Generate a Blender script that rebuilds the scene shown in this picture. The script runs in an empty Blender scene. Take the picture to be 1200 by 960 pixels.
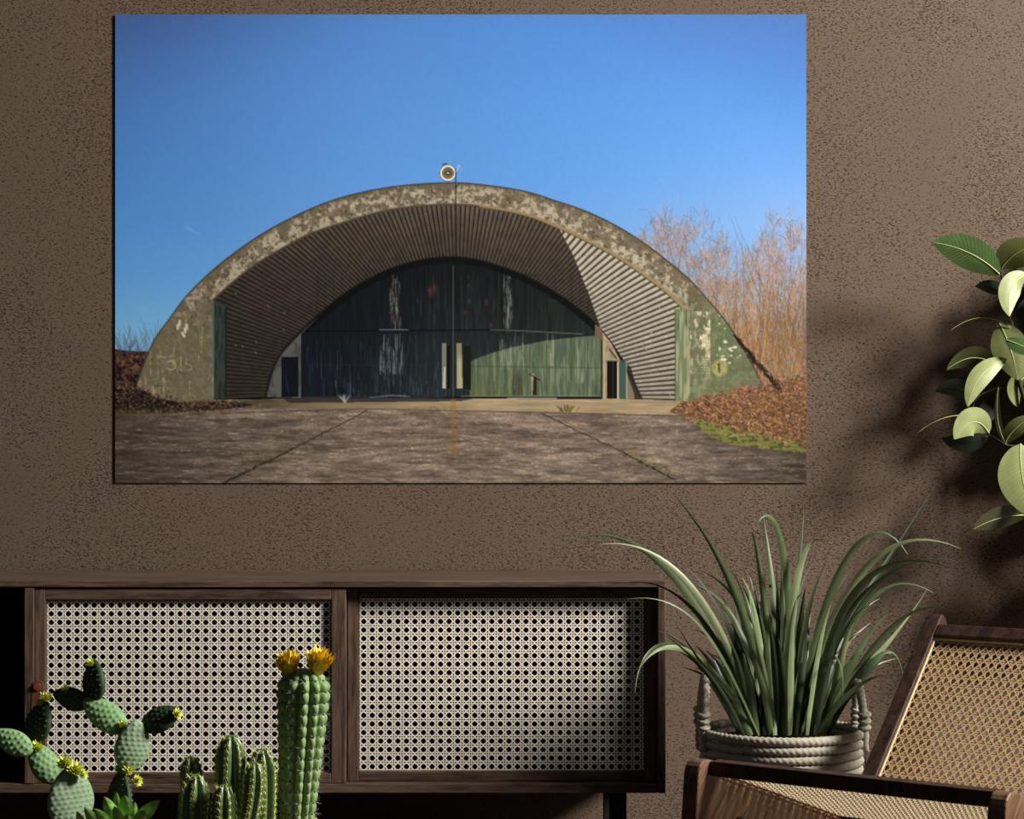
import bpy, bmesh, math, random
import numpy as np
from mathutils import Vector, Matrix
PI = math.pi
R = math.radians

# ------------------------------------------------------------------ camera, world, light, exposure
F = 2400.0           # focal length in pixels of the 1200 px wide frame
HY = 535.0           # horizon row
D = 5.56             # camera distance to back wall (wall at y = 0)
H = 1.055            # camera height
scene = bpy.context.scene
cam_data = bpy.data.cameras.new('camera')
cam_data.sensor_width = 36.0
cam_data.lens = F * 36.0 / 1200.0
cam_data.shift_y = (HY - 480.0) / 1200.0
cam_data.clip_end = 100
cam = bpy.data.objects.new('camera', cam_data)
scene.collection.objects.link(cam)
cam.location = (0, -D, H)
cam.rotation_euler = (PI / 2, 0, 0)
scene.camera = cam

world = bpy.data.worlds.new('world')
world.use_nodes = True
world.node_tree.nodes['Background'].inputs[0].default_value = (0.75, 0.88, 1.0, 1)
world.node_tree.nodes['Background'].inputs[1].default_value = 0.03
scene.world = world

LDIR = Vector((0.78, -0.42, 0.43)).normalized()     # towards the window light
ld = bpy.data.lights.new('window_light', 'AREA')
ld.shape = 'RECTANGLE'
ld.size = 1.5
ld.size_y = 1.5
ld.energy = 1120
ld.color = (1.0, 0.965, 0.91)
lamp = bpy.data.objects.new('window_light', ld)
scene.collection.objects.link(lamp)
lamp.location = Vector((0.1, 0, 1.15)) + LDIR * 7.0
lamp.rotation_euler = LDIR.to_track_quat('Z', 'Y').to_euler()

scene.view_settings.view_transform = 'Standard'
scene.view_settings.look = 'None'
scene.view_settings.exposure = 0.0
scene.view_settings.gamma = 1.0
scene.view_settings.use_curve_mapping = False

rng = random.Random(7)
C = scene.collection

# ------------------------------------------------------------------ helpers
def at(px, py, y):
    """pixel of the 1200x960 frame -> world point on the plane at depth y"""
    d = y + D
    return Vector(((px - 600.0) * d / F, y, H - (py - HY) * d / F))

def lin(c):
    return tuple(((v / 255.0) / 12.92 if v / 255.0 <= 0.04045 else ((v / 255.0 + 0.055) / 1.055) ** 2.4) for v in c)

def link(name, me, m=None, parent=None, smooth=False):
    if m is not None:
        for mm in (m if isinstance(m, (list, tuple)) else [m]):
            me.materials.append(mm)
    if smooth:
        me.polygons.foreach_set('use_smooth', [True] * len(me.polygons))
    o = bpy.data.objects.new(name, me)
    C.objects.link(o)
    if parent is not None:
        o.parent = parent
    return o

def tag(o, label=None, cat=None, group=None, kind=None):
    if label: o['label'] = label
    if cat: o['category'] = cat
    if group: o['group'] = group
    if kind: o['kind'] = kind
    return o

def thing(name, label, cat, loc=(0, 0, 0), rz=0.0, group=None):
    o = bpy.data.objects.new(name, None)
    o.empty_display_size = 0.05
    C.objects.link(o)
    o.location = loc
    o.rotation_euler = (0, 0, rz)
    return tag(o, label, cat, group)

class MB:
    def __init__(s):
        s.v = []; s.f = []
    def add(s, vs, fs):
        n = len(s.v)
        s.v += [tuple(v) for v in vs]
        s.f += [tuple(i + n for i in f) for f in fs]
    def box(s, x0, x1, y0, y1, z0, z1):
        s.add([(x0,y0,z0),(x1,y0,z0),(x1,y1,z0),(x0,y1,z0),(x0,y0,z1),(x1,y0,z1),(x1,y1,z1),(x0,y1,z1)],
              [(0,3,2,1),(4,5,6,7),(0,1,5,4),(1,2,6,5),(2,3,7,6),(3,0,4,7)])
    def beam(s, a, b, w, h, up=(0, 0, 1)):
        a = Vector(a); b = Vector(b); t = (b - a).normalized(); up = Vector(up)
        x = t.cross(up).normalized(); z = x.cross(t).normalized()
        vs = [p + x * sx * w / 2 + z * sz * h / 2 for p in (a, b) for sx, sz in ((-1,-1),(1,-1),(1,1),(-1,1))]
        s.add(vs, [(0,1,2,3),(7,6,5,4),(0,4,5,1),(1,5,6,2),(2,6,7,3),(3,7,4,0)])
    def tube(s, pts, rad, n=8, cap=True, closed=False, tw=0.0, lobes=0, lamp=0.0, pitch=0.0):
        pts = [Vector(p) for p in pts]; N = len(pts)
        if not hasattr(rad, '__len__'): rad = [rad] * N
        ref = Vector((0, 0, 1)); rings = []; prev = None; L = 0.0
        for i, p in enumerate(pts):
            if closed: t = (pts[(i + 1) % N] - pts[i - 1])
            else: t = (pts[min(i + 1, N - 1)] - pts[max(i - 1, 0)])
            t = t.normalized() if t.length > 1e-9 else Vector((0, 0, 1))
            if prev is None:
                ref = Vector((0, 0, 1)) if abs(t.z) < .9 else Vector((1, 0, 0))
                x = t.cross(ref).normalized()
            else:
                x = (prev - t * prev.dot(t)).normalized(); L += (p - pts[i - 1]).length
            if closed:
                x = t.cross(Vector((0, 0, 1))).normalized()
            prev = x; y = t.cross(x)
            ring = []
            for k in range(n):
                a = 2 * PI * k / n
                r = rad[i] * (1 + (lamp * abs(math.cos((a * lobes / 2) + L * pitch)) if lobes else 0))
                ring.append(p + x * math.cos(a) * r + y * math.sin(a) * r)
            rings += ring
        fs = []
        M = N if closed else N - 1
        for i in range(M):
            j = (i + 1) % N
            for k in range(n):
                k2 = (k + 1) % n
                fs.append((i*n+k, i*n+k2, j*n+k2, j*n+k))
        if cap and not closed:
            fs.append(tuple(range(n))[::-1]); fs.append(tuple((N-1)*n+k for k in range(n)))
        s.add(rings, fs)
    def lathe(s, prof, n=32, c=(0, 0, 0)):
        vs = []; fs = []
        for r, z in prof:
            for k in range(n):
                a = 2*PI*k/n
                vs.append((c[0]+r*math.cos(a), c[1]+r*math.sin(a), c[2]+z))
        for i in range(len(prof)-1):
            for k in range(n):
                k2 = (k+1) % n
                fs.append((i*n+k, i*n+k2, (i+1)*n+k2, (i+1)*n+k))
        s.add(vs, fs)
    def spike(s, a, b, r):
        a = Vector(a); b = Vector(b); t = (b - a).normalized()
        x = t.cross(Vector((.31, .52, .8))).normalized(); y = t.cross(x)
        s.add([a + x*r, a - x*r*.5 + y*r*.87, a - x*r*.5 - y*r*.87, b], [(0,1,3),(1,2,3),(2,0,3)])
    def ball(s, c, r, n=6):
        c = Vector(c); vs = [c + Vector((0, 0, r))]; m = max(3, n // 2 + 1)
        for i in range(1, m):
            ph = PI * i / m
            for k in range(n):
                a = 2*PI*k/n
                vs.append(c + Vector((r*math.sin(ph)*math.cos(a), r*math.sin(ph)*math.sin(a), r*math.cos(ph))))
        vs.append(c - Vector((0, 0, r)))
        fs = [(0, 1+k, 1+(k+1) % n) for k in range(n)]
        for i in range(m-2):
            for k in range(n):
                fs.append((1+i*n+k, 1+(i+1)*n+k, 1+(i+1)*n+(k+1) % n, 1+i*n+(k+1) % n))
        l = len(vs)-1; b = 1+(m-2)*n
        fs += [(l, b+(k+1) % n, b+k) for k in range(n)]
        s.add(vs, fs)
    def mesh(s, name='mesh'):
        me = bpy.data.meshes.new(name); me.from_pydata(s.v, [], s.f); me.update(); return me
    def build(s, name, m, parent=None, smooth=False, bevel=0.0, seg=2):
        o = link(name, s.mesh(name), m, parent, smooth)
        if bevel > 0:
            b = o.modifiers.new('bevel', 'BEVEL'); b.width = bevel; b.segments = seg; b.limit_method = 'ANGLE'
            b.angle_limit = R(40)
        return o

def prism(poly, thick_axis, t0, t1):
    """poly = list of (a, b); extruded along local axis"""
    mb = MB(); n = len(poly)
    def P(a, b, t):
        return (t, a, b) if thick_axis == 'x' else ((a, t, b) if thick_axis == 'y' else (a, b, t))
    vs = [P(a, b, t0) for a, b in poly] + [P(a, b, t1) for a, b in poly]
    mb.add(vs, [tuple(range(n))[::-1], tuple(range(n, 2*n))] + [(i, (i+1) % n, n+(i+1) % n, n+i) for i in range(n)])
    return mb

# ------------------------------------------------------------------ materials
def new_mat(name):
    m = bpy.data.materials.new(name); m.use_nodes = True
    nt = m.node_tree; return m, nt, nt.nodes['Principled BSDF']

def node(nt, t, **kw):
    n = nt.nodes.new(t)
    for k, v in kw.items():
        if k.startswith('i_'):
            key = k[2:]; key = int(key) if key.isdigit() else key.replace('_', ' ')
            n.inputs[key].default_value = v
        else: setattr(n, k, v)
    return n

def ramp(nt, stops):
    r = nt.nodes.new('ShaderNodeValToRGB'); e = r.color_ramp.elements
    e[0].position = stops[0][0]; e[0].color = (*stops[0][1], 1)
    e[1].position = stops[-1][0]; e[1].color = (*stops[-1][1], 1)
    for p, c in stops[1:-1]:
        k = e.new(p); k.color = (*c, 1)
    return r

def plain(name, col, rough=0.6, var=0.15, scale=30.0, bump=0.0, spec=0.3, metal=0.0, trans=0.0):
    m, nt, b = new_mat(name); c = lin(col)
    tc = node(nt, 'ShaderNodeTexCoord')
    nz = node(nt, 'ShaderNodeTexNoise', i_Scale=scale, i_Detail=5.0)
    nt.links.new(tc.outputs['Object'], nz.inputs['Vector'])
    rp = ramp(nt, [(0.3, tuple(v*(1-var) for v in c)), (0.7, tuple(min(1, v*(1+var)) for v in c))])
    nt.links.new(nz.outputs['Fac'], rp.inputs[0]); nt.links.new(rp.outputs[0], b.inputs['Base Color'])
    b.inputs['Roughness'].default_value = rough; b.inputs['Metallic'].default_value = metal
    b.inputs['Specular IOR Level'].default_value = spec
    if bump:
        bp = node(nt, 'ShaderNodeBump', i_Strength=bump, i_Distance=0.002)
        nt.links.new(nz.outputs['Fac'], bp.inputs['Height']); nt.links.new(bp.outputs[0], b.inputs['Normal'])
    return m

def wood(name, dark, mid, light, axis='x', scale=1.0, rough=0.45, rot=0.0, spec=0.35):
    m, nt, b = new_mat(name)
    tc = node(nt, 'ShaderNodeTexCoord'); mp = node(nt, 'ShaderNodeMapping')
    s = {'x': (1.2, 16, 16), 'y': (16, 1.2, 16), 'z': (16, 16, 1.2)}[axis]
    rt = node(nt, 'ShaderNodeMapping'); rt.inputs['Rotation'].default_value = (rot, 0, 0)
    mp.inputs['Scale'].default_value = tuple(v*scale for v in s)
    n1 = node(nt, 'ShaderNodeTexNoise', i_Scale=3.0, i_Detail=6.0, i_Roughness=0.6, i_Distortion=0.8)
    n2 = node(nt, 'ShaderNodeTexNoise', i_Scale=16.0, i_Detail=3.0, i_Roughness=0.7)
    nt.links.new(tc.outputs['Object'], rt.inputs['Vector']); nt.links.new(rt.outputs[0], mp.inputs['Vector'])
    nt.links.new(mp.outputs[0], n1.inputs['Vector']); nt.links.new(mp.outputs[0], n2.inputs['Vector'])
    mx = node(nt, 'ShaderNodeMath', operation='MULTIPLY_ADD', i_1=0.4)
    ml = node(nt, 'ShaderNodeMath', operation='MULTIPLY', i_1=0.6)
    nt.links.new(n1.outputs['Fac'], ml.inputs[0]); nt.links.new(n2.outputs['Fac'], mx.inputs[0]); nt.links.new(ml.outputs[0], mx.inputs[2])
    rp = ramp(nt, [(0.36, lin(dark)), (0.47, lin(mid)), (0.62, lin(light))])
    nt.links.new(mx.outputs[0], rp.inputs[0]); nt.links.new(rp.outputs[0], b.inputs['Base Color'])
    bp = node(nt, 'ShaderNodeBump', i_Strength=0.35, i_Distance=0.0015)
    nt.links.new(mx.outputs[0], bp.inputs['Height']); nt.links.new(bp.outputs[0], b.inputs['Normal'])
    b.inputs['Roughness'].default_value = rough; b.inputs['Specular IOR Level'].default_value = spec
    return m

def stucco():
    m, nt, b = new_mat('brown_stucco')
    tc = node(nt, 'ShaderNodeTexCoord')
    mp = node(nt, 'ShaderNodeMapping'); mp.inputs['Rotation'].default_value = (0, R(38), 0)
    mp.inputs['Scale'].default_value = (1.0, 1.0, 1.9)
    nt.links.new(tc.outputs['Object'], mp.inputs['Vector'])
    nz = node(nt, 'ShaderNodeTexNoise', i_Scale=135.0, i_Detail=2.5, i_Roughness=0.62, i_Distortion=0.8)
    nt.links.new(mp.outputs[0], nz.inputs['Vector'])
    big = node(nt, 'ShaderNodeTexNoise', i_Scale=3.2, i_Detail=4.0, i_Roughness=0.6)
    nt.links.new(tc.outputs['Object'], big.inputs['Vector'])
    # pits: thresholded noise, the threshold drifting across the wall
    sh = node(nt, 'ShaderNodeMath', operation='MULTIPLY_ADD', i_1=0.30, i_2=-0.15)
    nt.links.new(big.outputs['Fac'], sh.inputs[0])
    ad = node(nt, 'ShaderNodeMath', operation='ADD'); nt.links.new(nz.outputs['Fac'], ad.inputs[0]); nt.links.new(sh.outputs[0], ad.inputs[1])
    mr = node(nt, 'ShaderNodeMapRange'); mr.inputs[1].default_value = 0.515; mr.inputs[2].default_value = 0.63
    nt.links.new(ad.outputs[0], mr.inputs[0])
    pit = ramp(nt, [(0.0, lin((108, 91, 78))), (1.0, lin((64, 50, 40)))])  # pits coloured darker: painted relief shade plus a little dirt
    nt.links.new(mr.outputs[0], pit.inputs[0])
    tone = ramp(nt, [(0.3, (0.86, 0.86, 0.86)), (0.7, (1.1, 1.1, 1.1))])
    nt.links.new(big.outputs['Fac'], tone.inputs[0])
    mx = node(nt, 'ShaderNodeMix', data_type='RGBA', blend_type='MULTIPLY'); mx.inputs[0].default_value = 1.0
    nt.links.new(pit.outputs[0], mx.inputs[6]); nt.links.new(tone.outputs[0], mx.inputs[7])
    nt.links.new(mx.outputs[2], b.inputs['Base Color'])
    inv = node(nt, 'ShaderNodeMath', operation='MULTIPLY', i_1=-1.0); nt.links.new(mr.outputs[0], inv.inputs[0])
    fine = node(nt, 'ShaderNodeTexNoise', i_Scale=260.0, i_Detail=2.0)
    nt.links.new(tc.outputs['Object'], fine.inputs['Vector'])
    f2 = node(nt, 'ShaderNodeMath', operation='MULTIPLY_ADD', i_1=0.25); nt.links.new(fine.outputs['Fac'], f2.inputs[0]); nt.links.new(inv.outputs[0], f2.inputs[2])
    bp = node(nt, 'ShaderNodeBump', i_Strength=0.5, i_Distance=0.0022)
    nt.links.new(f2.outputs[0], bp.inputs['Height']); nt.links.new(bp.outputs[0], b.inputs['Normal'])
    b.inputs['Roughness'].default_value = 0.9; b.inputs['Specular IOR Level'].default_value = 0.15
    return m

def leaf_mat(name, top, under, vein, rough=0.35, trans=0.25, veins=True, spec=0.5):
    """two leaf faces: upper side and paler underside, side veins along UV"""
    m, nt, b = new_mat(name)
    geo = node(nt, 'ShaderNodeNewGeometry'); uv = node(nt, 'ShaderNodeUVMap')
    tc = node(nt, 'ShaderNodeTexCoord')
    nz = node(nt, 'ShaderNodeTexNoise', i_Scale=25.0, i_Detail=4.0); nt.links.new(tc.outputs['Object'], nz.inputs['Vector'])
    mx = node(nt, 'ShaderNodeMix', data_type='RGBA')
    mx.inputs[6].default_value = (*lin(top), 1); mx.inputs[7].default_value = (*lin(under), 1)
    nt.links.new(geo.outputs['Backfacing'], mx.inputs[0])
    sep = node(nt, 'ShaderNodeSeparateXYZ'); nt.links.new(uv.outputs[0], sep.inputs[0])
    ab = node(nt, 'ShaderNodeMath', operation='SUBTRACT', i_1=0.5); nt.links.new(sep.outputs[0], ab.inputs[0])
    a2 = node(nt, 'ShaderNodeMath', operation='ABSOLUTE'); nt.links.new(ab.outputs[0], a2.inputs[0])
    # v - |u| makes chevron veins
    k = node(nt, 'ShaderNodeMath', operation='MULTIPLY_ADD', i_1=-0.28); nt.links.new(a2.outputs[0], k.inputs[0]); nt.links.new(sep.outputs[1], k.inputs[2])
    sn = node(nt, 'ShaderNodeMath', operation='MULTIPLY', i_1=120.0); nt.links.new(k.outputs[0], sn.inputs[0])
    s2 = node(nt, 'ShaderNodeMath', operation='SINE'); nt.links.new(sn.outputs[0], s2.inputs[0])
    mr = node(nt, 'ShaderNodeMapRange'); mr.inputs[1].default_value = 0.2; mr.inputs[2].default_value = 1.0; mr.inputs[4].default_value = 0.22 if veins else 0.0
    nt.links.new(s2.outputs[0], mr.inputs[0])
    m2 = node(nt, 'ShaderNodeMix', data_type='RGBA'); m2.inputs[7].default_value = (*lin(vein), 1)
    nt.links.new(mr.outputs[0], m2.inputs[0]); nt.links.new(mx.outputs[2], m2.inputs[6])
    m3 = node(nt, 'ShaderNodeMix', data_type='RGBA', blend_type='MULTIPLY'); m3.inputs[0].default_value = 1
    tn = ramp(nt, [(0.3, (0.78, 0.8, 0.75)), (0.7, (1.12, 1.1, 1.05))]); nt.links.new(nz.outputs['Fac'], tn.inputs[0])
    nt.links.new(m2.outputs[2], m3.inputs[6]); nt.links.new(tn.outputs[0], m3.inputs[7])
    nt.links.new(m3.outputs[2], b.inputs['Base Color'])
    b.inputs['Roughness'].default_value = rough; b.inputs['Specular IOR Level'].default_value = spec
    if trans > 0:
        tr = node(nt, 'ShaderNodeBsdfTranslucent'); nt.links.new(m3.outputs[2], tr.inputs['Color'])
        ms = node(nt, 'ShaderNodeMixShader'); ms.inputs[0].default_value = trans
        nt.links.new(b.outputs[0], ms.inputs[1]); nt.links.new(tr.outputs[0], ms.inputs[2])
        nt.links.new(ms.outputs[0], nt.nodes['Material Output'].inputs['Surface'])
    return m

M = {}
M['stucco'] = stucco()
M['floor'] = wood('dark_oak_floor', (38, 28, 22), (58, 44, 35), (78, 60, 48), 'x', 0.6, 0.55)
WD = ((42, 32, 26), (82, 64, 53), (112, 91, 76))
M['wood_x'] = wood('dark_oak_along', *WD, axis='x')
M['wood_z'] = wood('dark_oak_upright', *WD, axis='z')
M['inside'] = plain('cabinet_inside_shade', (16, 12, 10), 0.9, 0.2, 20, spec=0.05)  # near-black: shade of the cabinet interior painted into the colour
M['leg'] = plain('black_leg', (20, 16, 14), 0.6, 0.1, 20)
M['cane'] = plain('pale_cane', (244, 236, 220), 0.55, 0.10, 60, spec=0.3)
M['cane_seat'] = plain('seat_cane_strands', (240, 232, 214), 0.5, 0.1, 60)
_nt = M['cane_seat'].node_tree; _tr = node(_nt, 'ShaderNodeBsdfTranslucent'); _tr.inputs[0].default_value = (*lin((240, 230, 208)), 1)
_ms = node(_nt, 'ShaderNodeMixShader'); _ms.inputs[0].default_value = 0.55
_nt.links.new(_nt.nodes['Principled BSDF'].outputs[0], _ms.inputs[1]); _nt.links.new(_tr.outputs[0], _ms.inputs[2]); _nt.links.new(_ms.outputs[0], _nt.nodes['Material Output'].inputs['Surface'])
M['cane_gold'] = plain('golden_cane', (190, 160, 120), 0.5, 0.15, 60, spec=0.35)
M['backing'] = plain('cane_backing', (180, 146, 108), 0.7, 0.1, 40)
M['copper'] = plain('brown_leather_stud', (120, 62, 46), 0.5, 0.1, 60)
M['leather'] = plain('brown_leather', (92, 56, 45), 0.6, 0.15, 80, bump=0.2)
M['rope'] = plain('grey_rope', (168, 160, 145), 0.9, 0.16, 140, bump=0.6, spec=0.1)
M['rope_dark'] = plain('charcoal_thread', (28, 27, 26), 0.9, 0.1, 100)
M['soil'] = plain('soil', (34, 25, 19), 0.95, 0.5, 60, bump=0.8, spec=0.05)
M['blade'] = leaf_mat('blade_green', (84, 98, 66), (96, 110, 78), (150, 170, 120), rough=0.38, trans=0.14, veins=False, spec=0.5)
M['blade_pale'] = leaf_mat('blade_pale', (134, 146, 108), (138, 150, 114), (170, 185, 140), rough=0.4, trans=0.15, veins=False)
M['blade_dark'] = leaf_mat('blade_dark', (46, 60, 38), (54, 68, 44), (90, 110, 80), rough=0.4, trans=0.1, veins=False)
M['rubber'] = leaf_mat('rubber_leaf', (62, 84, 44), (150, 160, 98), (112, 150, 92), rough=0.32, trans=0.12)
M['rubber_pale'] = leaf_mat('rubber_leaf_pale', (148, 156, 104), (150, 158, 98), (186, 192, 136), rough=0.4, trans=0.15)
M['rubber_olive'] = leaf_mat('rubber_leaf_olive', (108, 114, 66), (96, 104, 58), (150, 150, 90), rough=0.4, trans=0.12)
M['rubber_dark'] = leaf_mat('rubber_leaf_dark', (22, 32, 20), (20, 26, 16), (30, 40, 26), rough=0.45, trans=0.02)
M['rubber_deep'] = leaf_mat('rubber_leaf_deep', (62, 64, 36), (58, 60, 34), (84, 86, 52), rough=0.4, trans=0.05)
M['midrib'] = plain('pale_midrib', (190, 190, 130), 0.5, 0.1, 60)
M['bark'] = plain('dark_bark', (46, 38, 28), 0.8, 0.3, 60, bump=0.5)
M['bark_pale'] = plain('pale_bark', (120, 120, 88), 0.7, 0.3, 60, bump=0.4)
M['pad'] = plain('cactus_pad', (130, 152, 120), 0.6, 0.14, 60, spec=0.25)
M['pad_green'] = plain('cactus_pad_green', (122, 158, 106), 0.6, 0.15, 60, spec=0.25)
M['pad_shaded'] = plain('cactus_pad_shaded', (48, 66, 44), 0.6, 0.15, 60, spec=0.2)  # pads turned from the light: their shade painted into the green
M['areole'] = plain('areole', (176, 196, 150), 0.8, 0.1, 60)
M['areole_dark'] = plain('areole_dark', (40, 44, 32), 0.8, 0.1, 60)
M['bud'] = plain('yellow_green_petal', (216, 220, 96), 0.6, 0.2, 200)
M['petal'] = plain('golden_petal', (255, 212, 70), 0.55, 0.22, 120)
M['column'] = plain('column_cactus', (124, 150, 94), 0.55, 0.12, 50, spec=0.3)
M['column_dark'] = plain('cluster_cactus', (84, 104, 62), 0.32, 0.25, 50, spec=0.9)
M['stripe'] = plain('pale_waxy_stripe', (150, 160, 140), 0.4, 0.15, 50, spec=0.5)
M['spine'] = plain('pale_spine', (190, 200, 196), 0.6, 0.1, 60)
M['spine_yellow'] = plain('yellow_spine', (206, 214, 120), 0.6, 0.15, 60)
M['variegated'] = plain('variegated_leaf', (150, 196, 100), 0.45, 0.5, 90)
M['terracotta'] = plain('terracotta', (150, 78, 54), 0.8, 0.15, 30, bump=0.2)
M['pebble'] = plain('cream_pebble', (205, 180, 140), 0.7, 0.25, 300)
WC = ((46, 32, 24), (88, 64, 48), (120, 92, 70))
M['walnut_x'] = wood('walnut_across', *WC, axis='x', scale=1.0)
M['walnut_d'] = wood('walnut_diagonal', (44, 31, 23), (88, 64, 47), (124, 95, 72), axis='y', scale=1.3, rot=R(-42), rough=0.4)
M['walnut_shaded'] = wood('walnut_shaded', (26, 16, 12), (50, 32, 24), (74, 50, 38), axis='z', scale=1.0, rough=0.5)  # walnut with the shade of faces turned from the light painted in
M['table'] = wood('dark_table', (30, 22, 18), (52, 38, 30), (70, 52, 42), axis='x')

# ------------------------------------------------------------------ setting
mb = MB(); mb.box(-4, 4, 0, 0.12, 0, 3.4)
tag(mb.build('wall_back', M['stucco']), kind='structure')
mb = MB(); mb.box(-4, 4, -5.0, 0.12, -0.06, 0)
tag(mb.build('floor', M['floor']), kind='structure')

# ------------------------------------------------------------------ the wall print: the flat photograph is painted in numbers here
def paint_print():
    X0, X1, Y0, Y1, SS = 135, 945, 17, 566, 2
    W, Hh = (X1 - X0) * SS, (Y1 - Y0) * SS
    r = np.random.RandomState(3)
    xs = X0 + (np.arange(W) + .5) / SS; ys = Y0 + (np.arange(Hh) + .5) / SS
    X, Y = np.meshgrid(xs.astype(np.float32), ys.astype(np.float32))
    img = np.zeros((Hh, W, 3), np.float32)
    def vn(sx, sy, oct=3, seed=0, rough=.55):
        rr = np.random.RandomState(seed + 11); out = np.zeros((Hh, W), np.float32); amp = 1; tot = 0
        for o in range(oct):
            gw = int((X1-X0)/sx)+3; gh = int((Y1-Y0)/sy)+3
            g = rr.rand(gh, gw).astype(np.float32)
            fx = (xs-X0)/sx; fy = (ys-Y0)/sy
            ix = fx.astype(int); iy = fy.astype(int); tx = (fx-ix); ty = (fy-iy)
            tx = (tx*tx*(3-2*tx)).astype(np.float32); ty = (ty*ty*(3-2*ty)).astype(np.float32)
            a = g[iy][:, ix]; b = g[iy][:, ix+1]; c = g[iy+1][:, ix]; d = g[iy+1][:, ix+1]
            out += amp*((a*(1-tx)+b*tx)*(1-ty)[:, None]+(c*(1-tx)+d*tx)*ty[:, None])
            tot += amp; amp *= rough; sx = max(sx/2, .6); sy = max(sy/2, .6)
        return out/tot
    def sm(a, e0, e1):
        t = np.clip((a-e0)/(e1-e0), 0, 1); return t*t*(3-2*t)
    def poly(pts):
        pts = np.array(pts, float); m = np.zeros((Hh, W), bool)
        bx0 = max(0, int((pts[:, 0].min()-X0)*SS)-1); bx1 = min(W, int((pts[:, 0].max()-X0)*SS)+2)
        by0 = max(0, int((pts[:, 1].min()-Y0)*SS)-1); by1 = min(Hh, int((pts[:, 1].max()-Y0)*SS)+2)
        if bx1 <= bx0 or by1 <= by0: return m
        xx = X[by0:by1, bx0:bx1]; yy = Y[by0:by1, bx0:bx1]; s = np.zeros(xx.shape, bool)
        n = len(pts)
        for i in range(n):
            xa, ya = pts[i]; xb, yb = pts[(i+1) % n]
            if ya == yb: continue
            c = ((ya > yy) != (yb > yy)) & (xx < (xb-xa)*(yy-ya)/(yb-ya)+xa)
            s ^= c
        m[by0:by1, bx0:bx1] = s; return m
    def put(mask, col, a=1.0):
        nonlocal img
        col = np.asarray(col, np.float32)
        a = (mask*a)[..., None] if np.ndim(a) == 0 or np.ndim(a) == 2 else a
        if col.ndim == 1: col = col[None, None, :]
        img = img*(1-a)+col*a
    def line(pts, w, col, a=1.0):
        pts = np.array(pts, float)
        for i in range(len(pts)-1):
            p, q = pts[i], pts[i+1]
            bx0 = max(0, int((min(p[0], q[0])-w-2-X0)*SS)); bx1 = min(W, int((max(p[0], q[0])+w+2-X0)*SS))
            by0 = max(0, int((min(p[1], q[1])-w-2-Y0)*SS)); by1 = min(Hh, int((max(p[1], q[1])+w+2-Y0)*SS))
            if bx1 <= bx0 or by1 <= by0: continue
            xx = X[by0:by1, bx0:bx1]; yy = Y[by0:by1, bx0:bx1]
            dd = q-p; L = max(dd@dd, 1e-6); t = np.clip(((xx-p[0])*dd[0]+(yy-p[1])*dd[1])/L, 0, 1)
            ds = np.hypot(xx-p[0]-t*dd[0], yy-p[1]-t*dd[1])
            al = (np.clip(w/2-ds+.5, 0, 1)*a)[..., None]
            img[by0:by1, bx0:bx1] = img[by0:by1, bx0:bx1]*(1-al)+np.array(col, np.float32)*al
    def curve(pts, n):
        pts = np.array(pts, float); d = np.r_[0, np.cumsum(np.hypot(*(np.diff(pts, axis=0).T)))]
        d /= d[-1]; m = np.zeros_like(pts)   # Catmull-Rom on chord parameter
        for i in range(len(pts)):
            a = max(i-1, 0); b = min(i+1, len(pts)-1); m[i] = (pts[b]-pts[a])/(d[b]-d[a])
        t = np.linspace(0, 1, n); k = np.clip(np.searchsorted(d, t, side='right')-1, 0, len(pts)-2)
        h = d[k+1]-d[k]; s = (t-d[k])/h
        h00 = 2*s**3-3*s**2+1; h10 = s**3-2*s**2+s; h01 = -2*s**3+3*s**2; h11 = s**3-s**2
        return h00[:, None]*pts[k]+(h10*h)[:, None]*m[k]+h01[:, None]*pts[k+1]+(h11*h)[:, None]*m[k+1]
    def splat(px, py, col, a):
        nonlocal img
        ix = ((px-X0)*SS).astype(int); iy = ((py-Y0)*SS).astype(int)
        ok = (ix >= 0) & (ix < W) & (iy >= 0) & (iy < Hh)
        ix = ix[ok]; iy = iy[ok]
        col = np.broadcast_to(col, (len(px), 3))[ok] if np.ndim(col) == 2 else np.tile(np.array(col, np.float32), (ok.sum(), 1))
        a = (np.broadcast_to(a, px.shape)[ok])[:, None]
        img[iy, ix] = img[iy, ix]*(1-a)+col*a
    # --- sky
    ky = [17, 60, 120, 200, 260, 330, 400, 470]
    left = np.array([[76, 110, 176], [78, 122, 192], [80, 133, 206], [82, 142, 216], [86, 150, 222], [98, 165, 228], [128, 188, 230], [150, 200, 230]])
    mid = np.array([[82, 134, 206], [84, 140, 214], [90, 148, 222], [96, 156, 228], [106, 162, 230], [120, 172, 230], [130, 180, 230], [140, 190, 230]])
    right = np.array([[84, 126, 196], [84, 132, 206], [88, 144, 216], [110, 160, 226], [132, 172, 226], [138, 178, 230], [130, 180, 230], [140, 190, 230]])
    tx = np.clip((X-X0)/(X1-X0), 0, 1)
    wl = np.clip(1-tx*2.4, 0, 1); wr = np.clip((tx-.62)*2.6, 0, 1); wl = wl*wl*(3-2*wl); wm = 1-wl-wr
    for c in range(3):
        img[..., c] = wl*np.interp(Y, ky, left[:, c])+wr*np.interp(Y, ky, right[:, c])+wm*np.interp(Y, ky, mid[:, c])
    img += ((vn(3, 3, 2, 5)-.5)*5)[..., None]
    line([(217, 265), (226, 271)], .8, (190, 215, 240), .5); line([(222, 267), (236, 276)], .6, (180, 205, 240), .35)
    line([(219, 268), (229, 273)], .5, (170, 205, 240), .3)
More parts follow.
